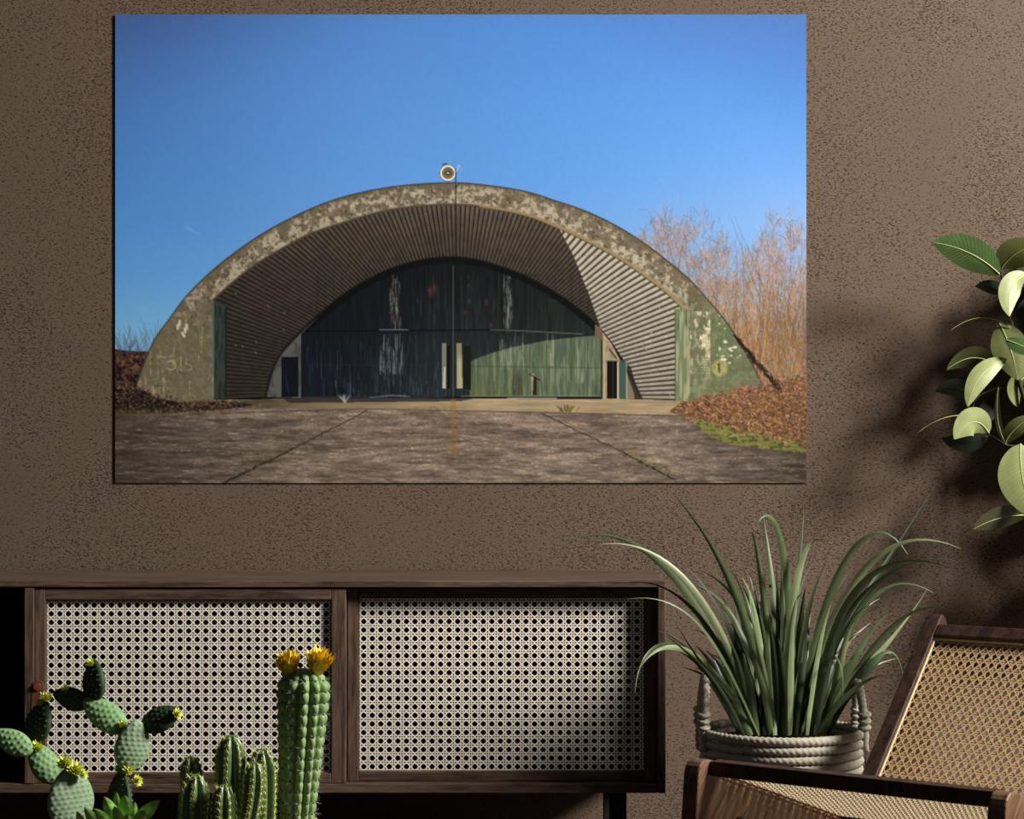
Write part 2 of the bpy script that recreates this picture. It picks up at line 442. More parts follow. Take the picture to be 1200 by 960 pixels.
    # --- bare trees right
    def tree(x, y, n0, ht, spread, cols, seed, lean=0):
        rr = np.random.RandomState(seed)
        P = np.tile(np.array([[x, y]], float), (n0, 1)); P[:, 0] += rr.randn(n0)*4
        A = -PI/2+rr.randn(n0)*spread+lean; Ls = ht*(.28+.1*rr.rand(n0)); Wd = np.full(n0, 1.8)
        for lev in range(7):
            ns = 26; t = np.linspace(0, 1, ns)[None, :]
            bend = rr.randn(len(P))[:, None]*.25
            an = A[:, None]+bend*t
            xs_ = P[:, :1]+np.cumsum(np.cos(an)*Ls[:, None]/ns, 1); ys_ = P[:, 1:]+np.cumsum(np.sin(an)*Ls[:, None]/ns, 1)
            col = np.array(cols[min(lev, len(cols)-1)], np.float32)
            cc = np.repeat(col[None]*(0.75+.5*rr.rand(len(P), 1)), ns, 0)
            al = [1, 1, .9, .7, .5, .36, .26][lev]
            offs = [(0, 0), (.5, 0)] if lev < 2 else [(0, 0)]
            if lev < 1: offs += [(1, 0), (-.5, 0)]
            for o_ in offs: splat(xs_.ravel()+o_[0], ys_.ravel()+o_[1], cc.astype(np.float32), al)
            k = [4, 4, 3, 3, 3, 2, 2][lev]; idx = np.repeat(np.arange(len(P)), k)
            st = (rr.rand(len(idx))*.6+.4); si = np.clip((st*ns).astype(int), 0, ns-1)
            P = np.c_[xs_[idx, si], ys_[idx, si]]
            A = (A[idx]+rr.randn(len(idx))*.42)*.93-PI/2*.07; Ls = Ls[idx]*(.55+.25*rr.rand(len(idx)))
            if len(P) > 9000:
                q = rr.permutation(len(P))[:9000]; P = P[q]; A = A[q]; Ls = Ls[q]
    envY = np.interp(X[0], [738, 750, 762, 780, 800, 815, 832, 850, 872, 888, 905, 925, 945], [300, 262, 254, 247, 246, 250, 262, 268, 290, 280, 258, 252, 262])
    nz_ = vn(15, 15, 3, 40, .6); gaps = vn(13, 16, 3, 43, .6)
    def dens(px, py):
        ix = np.clip(((px-X0)*SS).astype(int), 0, W-1); iy = np.clip(((py-Y0)*SS).astype(int), 0, Hh-1)
        e = py-envY[ix]+(nz_[iy, ix]-.5)*44
        d = np.clip((e+4)/26, 0, 1); g = np.clip((gaps[iy, ix]-.36)*5, 0, 1); hi = np.clip((400-py)/110, 0, 1)
        return d*(1-hi*(1-g)*.85)
    DX = dens(X.ravel(), Y.ravel()).reshape(X.shape); DX[:, X[0] < 738] = 0
    warm = sm(Y, 270, 390)[..., None]
    hc = np.array((172, 152, 150))*(1-warm)+np.array((158, 108, 68))*warm
    put(DX*sm(vn(2.2, 2.6, 2, 44), .25, .7), hc.astype(np.float32), .8*np.ones_like(X))
    put(DX*sm(Y, 330, 440)*sm(vn(3, 6, 3, 45), .45, .65), (92, 62, 42), .6*np.ones_like(X))
    rr = np.random.RandomState(31)
    def twigs(n, l0, l1, al, dark):
        px = rr.uniform(740, 950, n); py = rr.uniform(238, 462, n); k = rr.rand(n) < dens(px, py); px = px[k]; py = py[k]; n = len(px)
        a = -PI/2+rr.randn(n)*.55; l = rr.uniform(l0, l1, n); t = np.linspace(0, 1, 34)[None]; bd = rr.randn(n)[:, None]*.5
        an = a[:, None]+bd*t; tx_ = px[:, None]+np.cumsum(np.cos(an), 1)*l[:, None]/34; ty_ = py[:, None]+np.cumsum(np.sin(an), 1)*l[:, None]/34
        w = np.clip((py-265)/130, 0, 1)[:, None]; c0 = np.array((176, 158, 160)); c1 = np.array((188, 126, 78))
        c = (c0*(1-w)+c1*w)*rr.uniform(.62, 1.16, (n, 1)); c = np.where(rr.rand(n, 1) < dark, np.array((96, 74, 60)), c)
        splat(tx_.ravel(), ty_.ravel(), np.repeat(c, 34, 0).astype(np.float32), al)
    twigs(7600, 8, 20, .5, .24); twigs(9000, 4, 11, .6, .12)
    for bx in range(26):
        x0 = rr.uniform(770, 945); y0 = rr.uniform(360, 440); t = np.linspace(0, 1, 420); ln = rr.uniform(70, 130)
        a = rr.uniform(-.5, .35); wv = np.cumsum(rr.randn(420))*.03
        for o_ in (0, .5): splat(x0+a*ln*t+wv+o_, y0-ln*t, (92, 76, 62), .55*(1-t*.7))
    rr = np.random.RandomState(9)
    for i in range(300):
        x0 = rr.uniform(820, 950); y0 = 465; ln = rr.uniform(50, 170); a = rr.uniform(-.28, .22)
        c = [(176, 144, 90), (142, 96, 60), (92, 66, 42), (200, 166, 112), (128, 104, 64)][rr.randint(5)]
        t = np.linspace(0, 1, int(ln*3)); b = rr.uniform(-8, 8)
        splat(x0+a*ln*t+b*t*t, y0-ln*t, c, .55)
    # --- left shrubs
    put((Y > np.interp(X, [135, 150, 180, 200], [409, 411, 412, 425])) & (Y < 480) & (X < 200), (76, 50, 40))
    ls = (Y > np.interp(X, [135, 150, 180, 200], [409, 411, 412, 425])) & (Y < 470) & (X < 200)
    n1 = vn(3.2, 3.2, 3, 21)
    put(ls*sm(n1, .5, .62)*sm(Y, 460, 415), (132, 92, 72)); put(ls*sm(vn(3, 3, 3, 22), .52, .62), (24, 22, 24))
    rr = np.random.RandomState(77)
    for i in range(75):
        x0 = rr.uniform(136, 185); a = rr.uniform(-.8, .8); ln = rr.uniform(8, 32 if x0 < 175 else 45); t = np.linspace(0, 1, 90)
        splat(x0+a*ln*t, 414-ln*t+6*a*t*t, (70, 66, 74), .5)
    # --- concrete face
    outer = [(160, 466), (162, 446), (181, 399), (198, 375), (219, 347), (246, 320), (273, 298), (308, 274), (349, 252), (390, 235), (437, 223), (485, 216.5), (535, 214.5), (575, 218), (617, 225), (652, 236), (687, 248), (726, 267), (754, 285), (782, 306), (810, 330), (834, 357), (855, 383), (880, 425), (899, 462)]
    inner = [(249.5, 351), (267, 335), (294, 313), (321, 296), (362, 274), (403, 260), (444, 248), (485, 241.5), (535, 239), (582, 243.5), (621, 252), (652, 264), (687, 280), (726, 301), (757, 322), (782, 341), (806, 364)]
    oc = curve(outer, 220); ic = curve(inner, 160)
    face = poly(list(map(tuple, oc))+[(899, 475), (160, 475)])
    n2 = vn(9, 9, 5, 31, .7); n3 = vn(3.5, 3.5, 3, 32, .7); nv = vn(4, 40, 4, 33, .6); nb = vn(30, 30, 3, 34)
    base = np.zeros_like(img); base[:] = (118, 106, 86)
    base *= (0.78+.44*n3)[..., None]
    def mixc(mask, col):
        base[:] = base*(1-mask[..., None])+np.array(col, np.float32)*mask[..., None]
    lowl = sm(Y, 340, 400)*(X < 400); lowr = sm(Y, 322, 385)*(X > 700)
    mixc(lowl*sm(nv, .2, .6)*.8, (106, 104, 76)); mixc(lowr*sm(n2, .15, .5)*.85, (100, 111, 78))
    mixc(lowr*sm(Y, 380, 470)*sm(X, 830, 900)*.7, (112, 110, 92))
    mixc(lowr*sm(nv, .5, .64)*.45, (78, 104, 62))
    # distance below outer edge for patch band
    oy = np.interp(X[0], oc[:, 0], oc[:, 1])[None, :]; iy_ = np.interp(X[0], ic[:, 0], ic[:, 1], left=500, right=500)[None, :]
    band = np.clip((Y-oy)/np.maximum(iy_-oy, 4), 0, 1)
    side = 1-sm(np.abs(X-533), 0, 330)*.0
    pale = sm(n2+.16*(band-.5)+.1*n3, .50, .60)*(1-lowl*.75)*(1-lowr*.6)
    mixc(pale*.72*sm(n3, .2, .62)*(1-.35*sm(Y, 330, 400)), (204, 192, 168))
    mixc(sm(vn(5, 5, 4, 36, .7), .60, .68)*(1-lowr*.7)*(1-lowl*.6)*.6, (70, 62, 50))
    mixc(sm(.32-band, 0, .3)*(np.abs(X-533) < 290)*.55, (96, 84, 62))
    mixc(lowl*sm(nv, .58, .66)*sm(n3, .35, .6)*.8, (176, 154, 118))
    mixc(((X > 806) & (X < 832) & (Y > 365))*sm(vn(5, 12, 4, 37, .7), .42, .55)*sm(Y, 470, 400)*.85, (206, 192, 156))
    mixc(((X > 820) & (X < 870) & (Y > 365) & (Y < 430))*sm(vn(6, 4, 3, 38), .68, .74)*.9, (226, 214, 186))
    put(face, base)
    line([tuple(p) for p in oc], 1.6, (58, 50, 42), .75)
    rr = np.random.RandomState(5)
    for sx_, sy_ in ((217, 387), (211, 378), (214, 392), (209, 383), (219, 383)):
        line([(sx_, sy_-2), (sx_+rr.randn(), sy_+2)], 3, (232, 222, 200), .8)
    # faded number strokes on the left face, numeral disc on the right
    nc = (196, 186, 140)
    line([(186, 418), (195, 418.5)], 1.1, nc, .7); line([(188, 411), (189, 418)], 1.0, nc, .6)
    line([(199, 418), (204, 417)], 1, nc, .6)
    line([(201+5.2*math.cos(a), 428+5.2*math.sin(a)) for a in np.linspace(-2.4, 2.6, 14)], 1.1, nc, .75)
    line([(212, 417), (212, 434)], 1.2, nc, .5); line([(219, 420), (218, 426), (224, 428), (225, 433), (219, 434)], 1.2, nc, .5)
    dd = np.hypot(X-843, Y-431); put((sm(dd, 11, 8)*(0.45+.5*sm(n3, .3, .6))), (178, 166, 100), .85*np.ones_like(X))
    line([(842.5, 426), (842.5, 436)], 1.8, (44, 52, 38), .95); line([(840.5, 428), (842.5, 426)], 1.2, (44, 52, 38), .9)
    for k in range(7): line([(815, 419+k*3.2), (829, 419.5+k*3.2)], .9, (70, 78, 54), .6)
    # --- vault
    P = curve([(219, 470), (222, 420), (235, 380), (255, 347), (294, 313), (362, 274), (444, 248), (535, 239.5), (621, 252), (687, 280), (757, 322), (812, 366), (832, 395), (842, 425), (848, 472)], 4200)
    Q = curve([(313, 465), (319, 440), (328, 419), (343, 401), (369, 375), (414, 339), (472, 311), (535, 302), (594, 316), (644, 340), (690, 374), (712, 400), (727, 423), (740, 447), (751, 469)], 4200)
    um = np.full((Hh, W), -1, np.float32); vm = np.zeros((Hh, W), np.float32); uu = np.linspace(0, 1, 4200)
    for v in np.linspace(0, 1, 620):
        pt = P*(1-v)+Q*v
        ix = ((pt[:, 0]-X0)*SS).astype(int); iy = ((pt[:, 1]-Y0)*SS).astype(int)
        ok = (iy < Hh) & (ix >= 0) & (ix < W)
        um[iy[ok], ix[ok]] = uu[ok]; vm[iy[ok], ix[ok]] = v
    opening = poly([tuple(p) for p in ic]+[(807, 471), (791, 471), (791, 371), (791, 471), (264, 468), (250, 468)])
    op = opening
    put(op, (12, 14, 18))
    vault = op & (um >= 0)
    nr = 150
    ph = (um*nr) % 1.0
    lit = vault & (X > np.interp(Y, [255, 262, 300, 345, 385, 400, 425, 470], [646, 652, 672, 690, 704, 716, 733, 752]))
    nrb = vn(6, 6, 3, 51)
    ribd = np.zeros_like(img)
    g = np.clip(1.0-.25*vm, 0, 1)*(.82+.3*nrb)
    gx = np.interp(X, [250, 330, 450, 560, 700], [.72, .92, 1.08, 1.15, .95])
    prof = np.interp(ph, [0, .12, .25, .8, .92, 1], [.28, .3, 1.05, .92, .5, .28])
    ribd[:] = np.array((88, 77, 67), np.float32); ribd *= (prof*g*gx)[..., None]
    put(vault, ribd)
    ph = (um*116) % 1.0
    ribl = np.zeros_like(img); ribl[:] = np.array((182, 173, 154), np.float32)
    # light from lower left: facets facing down are bright, the others shaded
    pl = np.interp(ph, [0, .42, .52, .74, .86, 1], [1.15, 1.0, .45, .34, .6, 1.15])
    up = np.interp(Y, [262, 330, 380, 470], [.95, .95, .88, .78])
    ribl *= (pl*up*(.9+.2*nrb))[..., None]
    put(lit, ribl)
    put(lit*sm(vn(2.5, 2.5, 2, 55), .8, .88), (220, 214, 200), .6*np.ones_like(X))
    put(vault*(vm > .97), (20, 18, 18), .7*np.ones_like(X))
    line([tuple(p+np.array([0, 1.2])) for p in ic], 1.6, (48, 42, 34), .8)
    rr = np.random.RandomState(15)
    for (a, b) in ((276, 343), (314, 358), (333, 366), (300, 400), (276, 404), (284, 405), (299, 412), (332, 386)): line([(a, b), (a+1.2, b+1.6)], 1.2, (150, 146, 134), .6)
    # lit inner lip on the right
    icr = [p for p in ic if p[0] > 560]
    line([(p[0]-.5, p[1]+1.0) for p in icr], 4.0, (150, 130, 92), .8); line([(p[0]-2.5, p[1]+2.2) for p in icr], 1.0, (60, 52, 40), .7)
    line([(p[0], p[1]+.5) for p in ic if p[0] < 560], 2.2, (96, 84, 62), .7)
    # pillars
    put(poly([(249, 352), (265, 360), (265, 467), (250, 467)]), (58, 64, 58)); put(poly([(252, 356), (265, 362), (265, 467), (252, 467)])*sm(vn(3, 20, 3, 61), .35, .6), (38, 44, 44))
    line([(250, 353), (250.5, 467)], 1.2, (98, 134, 112), .9); line([(265, 361), (265, 467)], 1.2, (22, 26, 26), .9)
    pr = poly([(791, 363), (800, 360), (808, 366), (808, 471), (791, 471)])
    put(pr, (112, 122, 90)); put(pr*sm(vn(2.5, 22, 3, 62), .45, .65), (156, 154, 122)); put(pr*sm(vn(3, 18, 3, 63), .62, .7), (78, 94, 66))
    line([(791, 363), (791, 471)], 1.1, (58, 72, 52), .9); line([(805.5, 366), (805.5, 471)], 1.1, (186, 172, 136), .7)
    # --- end wall, doors
    back = poly([tuple(p) for p in Q[::40]]) & (Y < 468)
    nd = vn(2.2, 26, 3, 71, .6); nd2 = vn(1.5, 50, 3, 72, .7)
    dk = np.zeros_like(img)
    tX = np.clip((X-355)/(705-355), 0, 1)[..., None]; tY = sm(Y, 300, 465)[..., None]
    dk[:] = (np.array((11, 13, 17))*(1-tX)+np.array((22, 27, 27))*tX)*(1-tY*.5)+(np.array((14, 21, 32))*(1-tX)+np.array((34, 44, 40))*tX)*tY*.75
    dk *= (.6+.9*nd)[..., None]
    put(back, dk)
    cen = np.exp(-((X-535)/75)**2)[..., None]*.45
    img = np.where(back[..., None], img+np.array((20, 24, 22))*cen*tY, img)
    low = back & (Y > 388)
    sh = poly([(551, 466), (551, 423), (575, 414), (600, 407), (640, 399), (680, 394.5), (705, 393), (705, 466)]) & low
    gr = np.zeros_like(img); gr[:] = (92, 104, 78); gr *= (.72+.5*nd+.1*nd2)[..., None]
    put(sh, gr)
    put(sh*sm(nd2, .5, .66), (60, 84, 80), .6*np.ones_like(X)); put(sh*sm(vn(3, 30, 3, 75), .6, .7), (140, 148, 116), .5*np.ones_like(X))
    put(sh*sm(Y, 430, 466)*(X < 600), (98, 104, 56), .35*np.ones_like(X))
    # streaks of paint
    rr = np.random.RandomState(8)
    def streaks(x0, x1, y0, y1, n, col, a, w=.8, ln=(6, 30)):
        for i in range(n):
            x = rr.uniform(x0, x1); y = rr.uniform(y0, y1); l = rr.uniform(*ln)
            line([(x, y), (x+rr.uniform(-.5, .5), min(y+l, y1+8))], w, col, a*rr.uniform(.4, 1))
    streaks(457, 470, 318, 378, 60, (150, 142, 132), .55, .8, (3, 16)); streaks(445, 472, 390, 430, 46, (176, 184, 190), .6, .8, (5, 25))
    streaks(590, 600, 318, 380, 70, (150, 150, 140), .55, .8, (3, 14)); streaks(585, 614, 390, 425, 60, (170, 172, 158), .5, .8, (5, 22))
    streaks(640, 650, 388, 420, 16, (176, 180, 160), .5, .8, (8, 30)); streaks(676, 684, 394, 440, 14, (190, 184, 150), .6, .9, (10, 40))
    streaks(360, 520, 392, 455, 70, (104, 122, 146), .4, .8, (6, 34)); streaks(480, 600, 312, 380, 60, (92, 100, 96), .3, .7, (10, 45))
    streaks(380, 520, 445, 462, 26, (120, 140, 165), .5, .9, (3, 12)); streaks(560, 704, 425, 455, 40, (150, 158, 124), .4, .9, (5, 25))
    streaks(600, 612, 430, 462, 30, (70, 62, 52), .6, 1.2, (8, 30)); streaks(560, 700, 400, 440, 30, (60, 72, 56), .4, .9, (10, 35))
    for x, y, s_ in ((503, 340, 4), (509, 337, 6), (505, 344, 4), (461, 373, 4), (550, 353, 3), (570, 354, 3.5), (545, 366, 3), (575, 381, 3.5), (549, 325, 1.6), (549, 335, 1.6), (489, 352, 2)):
        put(np.exp(-(((X-x)/(s_*.6))**2+((Y-y)/s_)**2))*back, (120, 62, 56), .5*np.ones_like(X))
    for x in np.arange(362, 700, 9.6): line([(x, 392), (x, 462)], .7, (10, 14, 16), .3)
    for x in np.arange(372, 690, 9.6): line([(x, 320), (x, 386)], .7, (8, 10, 14), .3)
    line([(358, 388), (600, 386.5)], 1.6, (4, 6, 8), .9); line([(600, 387), (682, 392.5)], 1.4, (20, 24, 22), .9); line([(575, 386.5), (600, 387), (682, 391.5)], .8, (190, 184, 160), .6)
    line([(445, 386.3), (478, 386.3)], 1.0, (190, 196, 200), .6); line([(360, 428), (520, 427)], .8, (40, 50, 62), .5); line([(552, 429), (704, 431)], .9, (52, 66, 46), .7)
    line([(433, 466), (460, 463), (480, 464.5)], 1.2, (150, 170, 190), .6)
    line([(531, 312), (531, 466)], 1.4, (84, 84, 76), .7); line([(528.5, 312), (528.5, 466)], 1.0, (10, 12, 14), .9); line([(616, 320), (616, 384)], 1, (8, 10, 10), .8)
    put(poly([(642, 352), (662, 352), (662, 366), (642, 366)]), (28, 38, 34), .9*np.ones_like(X)); line([(642, 352), (662, 352)], .9, (54, 64, 54), .7)
    put(poly([(543, 405), (552, 405), (552, 457), (543, 455)]), (22, 24, 20)); put(poly([(518, 402), (523, 402), (523, 455), (518, 455)]), (120, 122, 112)); put(poly([(535, 402), (541, 402), (542, 455), (535, 455)]), (132, 130, 104))
    put(poly([(520, 430), (522, 430), (522, 455), (519, 455)]), (190, 186, 166)); put(poly([(524, 405), (527, 405), (527, 455), (524, 455)]), (10, 12, 12))
    put(poly([(536, 412), (541, 408), (542, 455), (536, 455)])*sm(Y, 412, 425), (182, 176, 138), .8*np.ones_like(X))
    put(poly([(622, 438), (626, 438), (626, 463), (623, 463)]), (160, 150, 118)); put(poly([(625, 441), (629, 443), (629, 463), (624, 463)]), (34, 38, 28)); line([(620, 438), (632, 445)], 1.5, (40, 42, 32), .9)
    line([(595, 466.5), (652, 466.5)], 1.5, (180, 176, 160), .8); line([(540, 464), (704, 464)], 1.2, (150, 146, 124), .6); line([(356, 465), (520, 465)], 1, (70, 84, 104), .6)
    # dark strip under vault edge
    Qt = [tuple(p+np.array([0, 3.0])) for p in Q[::60] if 360 < p[0] < 700]
    line(Qt, 7.0, (6, 8, 11), .85)
    # side walls of the end wall
    lw = poly([tuple(p) for p in Q[:900:30]]+[(353, 391), (353, 466)]) & (Y < 466)
    put(lw, (92, 92, 88)); put(lw*sm(vn(4, 10, 3, 81), .45, .6), (66, 66, 66), .7*np.ones_like(X)); put(poly([(330, 418), (350, 418), (350, 465), (330, 465)]), (14, 18, 28)); line([(335, 440), (338, 460)], 1, (60, 80, 120), .5)
    rw = poly([(705, 388), (716, 402), (727, 423), (740, 447), (751, 469), (705, 469)])
    put(rw, (164, 148, 116)); put(rw*sm(vn(4, 8, 3, 82), .5, .65), (134, 118, 90), .6*np.ones_like(X))
    line([(705, 393), (705, 466)], 2.0, (24, 24, 20), .9); line([(707.5, 395), (707.5, 467)], 1.0, (206, 190, 150), .7)
    put(poly([(711, 423), (723, 423), (723, 467), (711, 467)]), (14, 12, 12)); line([(711, 422.5), (735, 423)], 1.2, (80, 90, 76), .8); line([(724, 425), (724, 467)], 1.2, (210, 200, 170), .9); line([(718, 424), (718, 466)], .8, (120, 110, 92), .5)
    put(poly([(725, 424), (734, 424), (734, 468), (725, 467)]), (62, 86, 78)); line([(734, 424), (734, 468)], .9, (180, 190, 170), .8)
    put(poly([(735, 426), (739, 430), (750, 468), (735, 468)]), (38, 34, 30), .85*np.ones_like(X)); put(poly([(735, 440), (743, 462), (743, 468), (735, 468)]), (128, 112, 90))
    put(poly([(697, 380), (705, 384), (707, 400), (697, 394)]), (110, 86, 72)); line([(714, 409), (722, 420)], 1.6, (40, 30, 24), .8)
    # --- ground
    gy = np.interp(X, [135, 250, 350, 760, 850, 945], [482, 470, 466, 468, 472, 480])
    gm = Y > gy
    t = sm(Y, 466, 560)
    n5 = vn(44, 4, 5, 91, .65); n6 = vn(14, 2.2, 4, 92, .7); n7 = vn(2.2, 1.3, 2, 93)
    gcol = np.zeros_like(img); gcol[:] = (130, 113, 99)
    gcol *= (.22+.88*n5+.66*n6)[..., None]*(.84+.32*n7)[..., None]
    gcol *= np.interp(Y, [470, 490, 530, 566], [1.02, .98, .96, 1.0])[..., None]
    gcol *= np.interp(X, [135, 220, 400, 700, 860, 945], [.66, .8, 1.0, 1.0, .86, .66])[..., None]
    put(gm, gcol)
    rq = np.random.RandomState(61)
    for k in range(420):
        x = rq.uniform(150, 935); y = 484+82*rq.rand()**.8; l = rq.uniform(3, 16)*(y-460)/70; sl_ = rq.uniform(-.35, .35)
        line([(x, y), (x+l, y+l*sl_)], .7, (200, 184, 164) if k % 3 else (52, 42, 36), .38)
    put(gm*sm(n6, .62, .74)*sm(n7, .4, .8), (196, 180, 162), .6*np.ones_like(X))
    put(gm*sm(vn(40, 8, 4, 94), .55, .7), (66, 56, 52), .3*np.ones_like(X))
    ap = gm & (Y < np.interp(X, [135, 300, 430, 640, 800, 945], [470, 476, 480, 483, 486, 489])) & (X > 255) & (X < 800)
    apc = np.zeros_like(img); apc[:] = (172, 150, 116); apc *= (.72+.5*n5)[..., None]*np.interp(X, [255, 330, 420, 560, 800], [.42, .62, .82, 1, 1.02])[..., None]
    put(ap, apc, .9*np.ones_like(X))
    put(poly([(330, 466), (560, 466), (540, 470), (340, 472)]), (40, 36, 36), .75*np.ones_like(X))
    line([(260, 484), (430, 479), (640, 483), (820, 488)], 1.1, (58, 48, 40), .7)
    rr = np.random.RandomState(17)
    def crack(p, q, w):
        t_ = np.linspace(0, 1, 26)[:, None]; pts = np.array(p)*(1-t_)+np.array(q)*t_; pts[:, 0] += rr.randn(26)*.9
        line(list(map(tuple, pts)), w, (34, 28, 24), .75)
    crack((430, 481), (345, 525), 1.2); crack((345, 525), (262, 566), 2.0); crack((634, 484), (730, 530), 1.0); crack((730, 530), (790, 562), 1.6)
    put(gm*poly([(528, 468), (534, 468), (536, 532), (527, 532)])*(.35+.65*sm(n7+.3*n6, .45, .8)), (150, 112, 54), .6*np.ones_like(X))
    for k in range(70):
        x = rr.uniform(730, 785); y = 532+(x-730)*.42+rr.randn()*3; line([(x, y), (x+rr.randn()*3, y-rr.uniform(0, 4))], .8, [(150, 140, 96), (66, 62, 36), (96, 100, 52)][k % 3], .8)
    for k in range(50):
        x = rr.uniform(275, 345); y = 525+(345-x)*.48+rr.randn()*2.4; line([(x, y), (x+rr.randn()*3, y-rr.uniform(0, 3))], .8, [(110, 100, 60), (56, 50, 34)][k % 2], .7)
    for k in range(26):
        x = 664+rr.randn()*4; line([(x, 482), (x+rr.randn()*4, 474+rr.rand()*4)], .8, [(90, 84, 40), (140, 120, 70), (50, 44, 26)][k % 3], .9)
    for k in range(16): line([(404+rr.randn()*.8, 471), (404+rr.randn()*3, 462+rr.rand()*4)], .8, (170, 170, 160), .6)
    for k in range(30):
        x = rr.uniform(486, 530); y = 478+rr.randn()*.9; line([(x, y), (x+rr.randn()*2.5, y+rr.randn()*.4)], .8, (122, 82, 60), .5)
    # --- leaf litter and brambles
    def litter(mask, cols, seed, n, xr, yf, yr, sz=1.3):
        rr = np.random.RandomState(seed)
        for i in range(n):
            x = rr.uniform(*xr); y0 = yf(x); y = y0+rr.rand()*yr(x)
            ix = int((x-X0)*SS); iy = int((y-Y0)*SS)
            if not (0 <= ix < W and 0 <= iy < Hh) or not mask[iy, ix]: continue
            a = rr.uniform(-1.2, 1.2); l = rr.uniform(.6, 2.4)
            line([(x, y), (x+math.cos(a)*l, y+math.sin(a)*l)], rr.uniform(.7, sz), cols[rr.randint(len(cols))], .85)
    gl = poly([(135, 455), (165, 455), (185, 466), (215, 472), (260, 470), (300, 474), (262, 480), (200, 484), (135, 486)])
    put(gl, (30, 26, 24)); put(gl*sm(Y, 476, 484), (90, 84, 42), .8*np.ones_like(X))
    lm = poly([(135, 445), (160, 450), (185, 462), (215, 469), (265, 469), (310, 474), (262, 481), (200, 484), (135, 486)])
    litter(lm, [(78, 56, 50), (120, 84, 72), (20, 18, 20), (36, 42, 28), (100, 70, 48), (160, 120, 100)], 3, 1500, (135, 310), lambda x: 446, lambda x: 38)
    litter(lm, [(150, 100, 70), (110, 80, 56), (40, 30, 26)], 33, 150, (215, 270), lambda x: 468, lambda x: 9)
    rgp = poly([(782, 482), (800, 471), (830, 464), (870, 457), (905, 450), (945, 440), (945, 520), (900, 508), (860, 500), (812, 490)])
    grp = poly([(808, 490), (860, 496), (945, 508), (945, 531), (900, 526), (850, 520), (828, 508)])
    put(grp, (118, 118, 62)); put(grp*sm(vn(6, 2.4, 3, 97), .5, .6), (70, 66, 34), .75*np.ones_like(X)); put(grp*sm(vn(5, 2, 3, 98), .6, .7), (156, 150, 100), .7*np.ones_like(X))
    rgp = rgp | ((vn(4, 4, 3, 101) > .56) & poly([(790, 478), (800, 468), (830, 461), (870, 454), (905, 446), (945, 434), (945, 524), (900, 516), (860, 506), (806, 494)]))
    put(rgp, (104, 74, 52)); litter(rgp, [(186, 126, 78), (150, 96, 64), (84, 54, 40), (210, 164, 116), (54, 36, 30), (124, 110, 62), (164, 116, 96)], 4, 4600, (782, 945), lambda x: 440, lambda x: 82)
    fr = poly([(800, 474), (830, 458), (870, 446), (905, 440), (945, 425), (945, 465), (870, 475)])
    litter(fr, [(140, 96, 76), (120, 90, 62), (160, 110, 90)], 5, 620, (800, 945), lambda x: 435, lambda x: 36, 1.0)
    # dark roots along the right slope
    rr = np.random.RandomState(21)
    for i in range(110):
        t_ = rr.rand(); x = 858+t_*50; y = 392+t_*62; line([(x+rr.rand()*7*(.4+t_), y), (x+rr.uniform(2, 9), y+rr.uniform(2, 9))], 1.2, [(30, 22, 20), (62, 44, 34), (18, 14, 14)][i % 3], .75)
    # --- siren on the crown
    ds = np.hypot(X-525, Y-203)
    put((ds < 9.6), (40, 34, 26)); put((ds < 9.2) & (ds > 7.0), (226, 226, 214)); put(ds < 7.0, (112, 98, 76)); put((ds < 7.0)*sm(Y-X*.3, 45, 52), (128, 104, 74), .6*np.ones_like(X)); put(ds < 2.6, (34, 36, 36)); put(ds < 1.3, (190, 194, 196))
    line([(519, 193), (523, 192)], 1.6, (40, 36, 34), .8); line([(534, 198), (534, 300)], 1.2, (26, 22, 20), .8); line([(535, 201), (538, 194)], 1.0, (216, 224, 232), .9); line([(532, 190), (543, 193)], .8, (120, 130, 150), .7)
    line([(539, 195), (540, 202)], .7, (160, 180, 210), .6); line([(534, 219), (539, 215)], 1.2, (24, 22, 22), .9)
    # down-sample, soft corner falloff of the printed photograph
    out = img.reshape(Hh//SS, SS, W//SS, SS, 3).mean((1, 3))
    x_ = np.linspace(-1, 1, W//SS)[None, :]; y_ = np.linspace(-1, 1, Hh//SS)[:, None]
    out *= (1-.10*np.clip((x_**2+y_**2)-.9, 0, 1))[..., None]
    return np.clip(out, 2, 255)/255.0

pic = paint_print()
ph_, pw_ = pic.shape[:2]
YP = -0.0045
pr_root = thing('wall_print', 'large frameless photo print of a concrete arched shelter hanging on the brown wall', 'print', at(540, 291.5, 0))
pl_, pr_, pt_, pb_ = at(135, 0, YP).x, at(945, 0, YP).x, at(0, 17, YP).z, at(0, 566, YP).z
ox, oz = pr_root.location.x, pr_root.location.z
b_ = MB(); b_.box(pl_-ox+0.0005, pr_-ox-0.0005, YP+0.0008, -0.0003, pb_-oz+0.0005, pt_-oz-0.0005)
b_.build('backing_board', plain('print_edge', (120, 116, 110), 0.7, 0.05, 20), pr_root)
gx_ = np.linspace(pl_-ox, pr_-ox, pw_); gz_ = np.linspace(pt_-oz, pb_-oz, ph_)
GX, GZ = np.meshgrid(gx_, gz_)
co = np.stack([GX, np.full_like(GX, YP), GZ], -1).reshape(-1, 3).astype(np.float32)
idx = np.arange(ph_*pw_).reshape(ph_, pw_)
quads = np.stack([idx[:-1, :-1], idx[1:, :-1], idx[1:, 1:], idx[:-1, 1:]], -1).reshape(-1, 4).astype(np.int32)
me = bpy.data.meshes.new('printed_sheet')
me.vertices.add(len(co)); me.vertices.foreach_set('co', co.ravel())
me.loops.add(quads.size); me.loops.foreach_set('vertex_index', quads.ravel())
me.polygons.add(len(quads)); me.polygons.foreach_set('loop_start', np.arange(0, quads.size, 4, dtype=np.int32))
me.update(calc_edges=True)
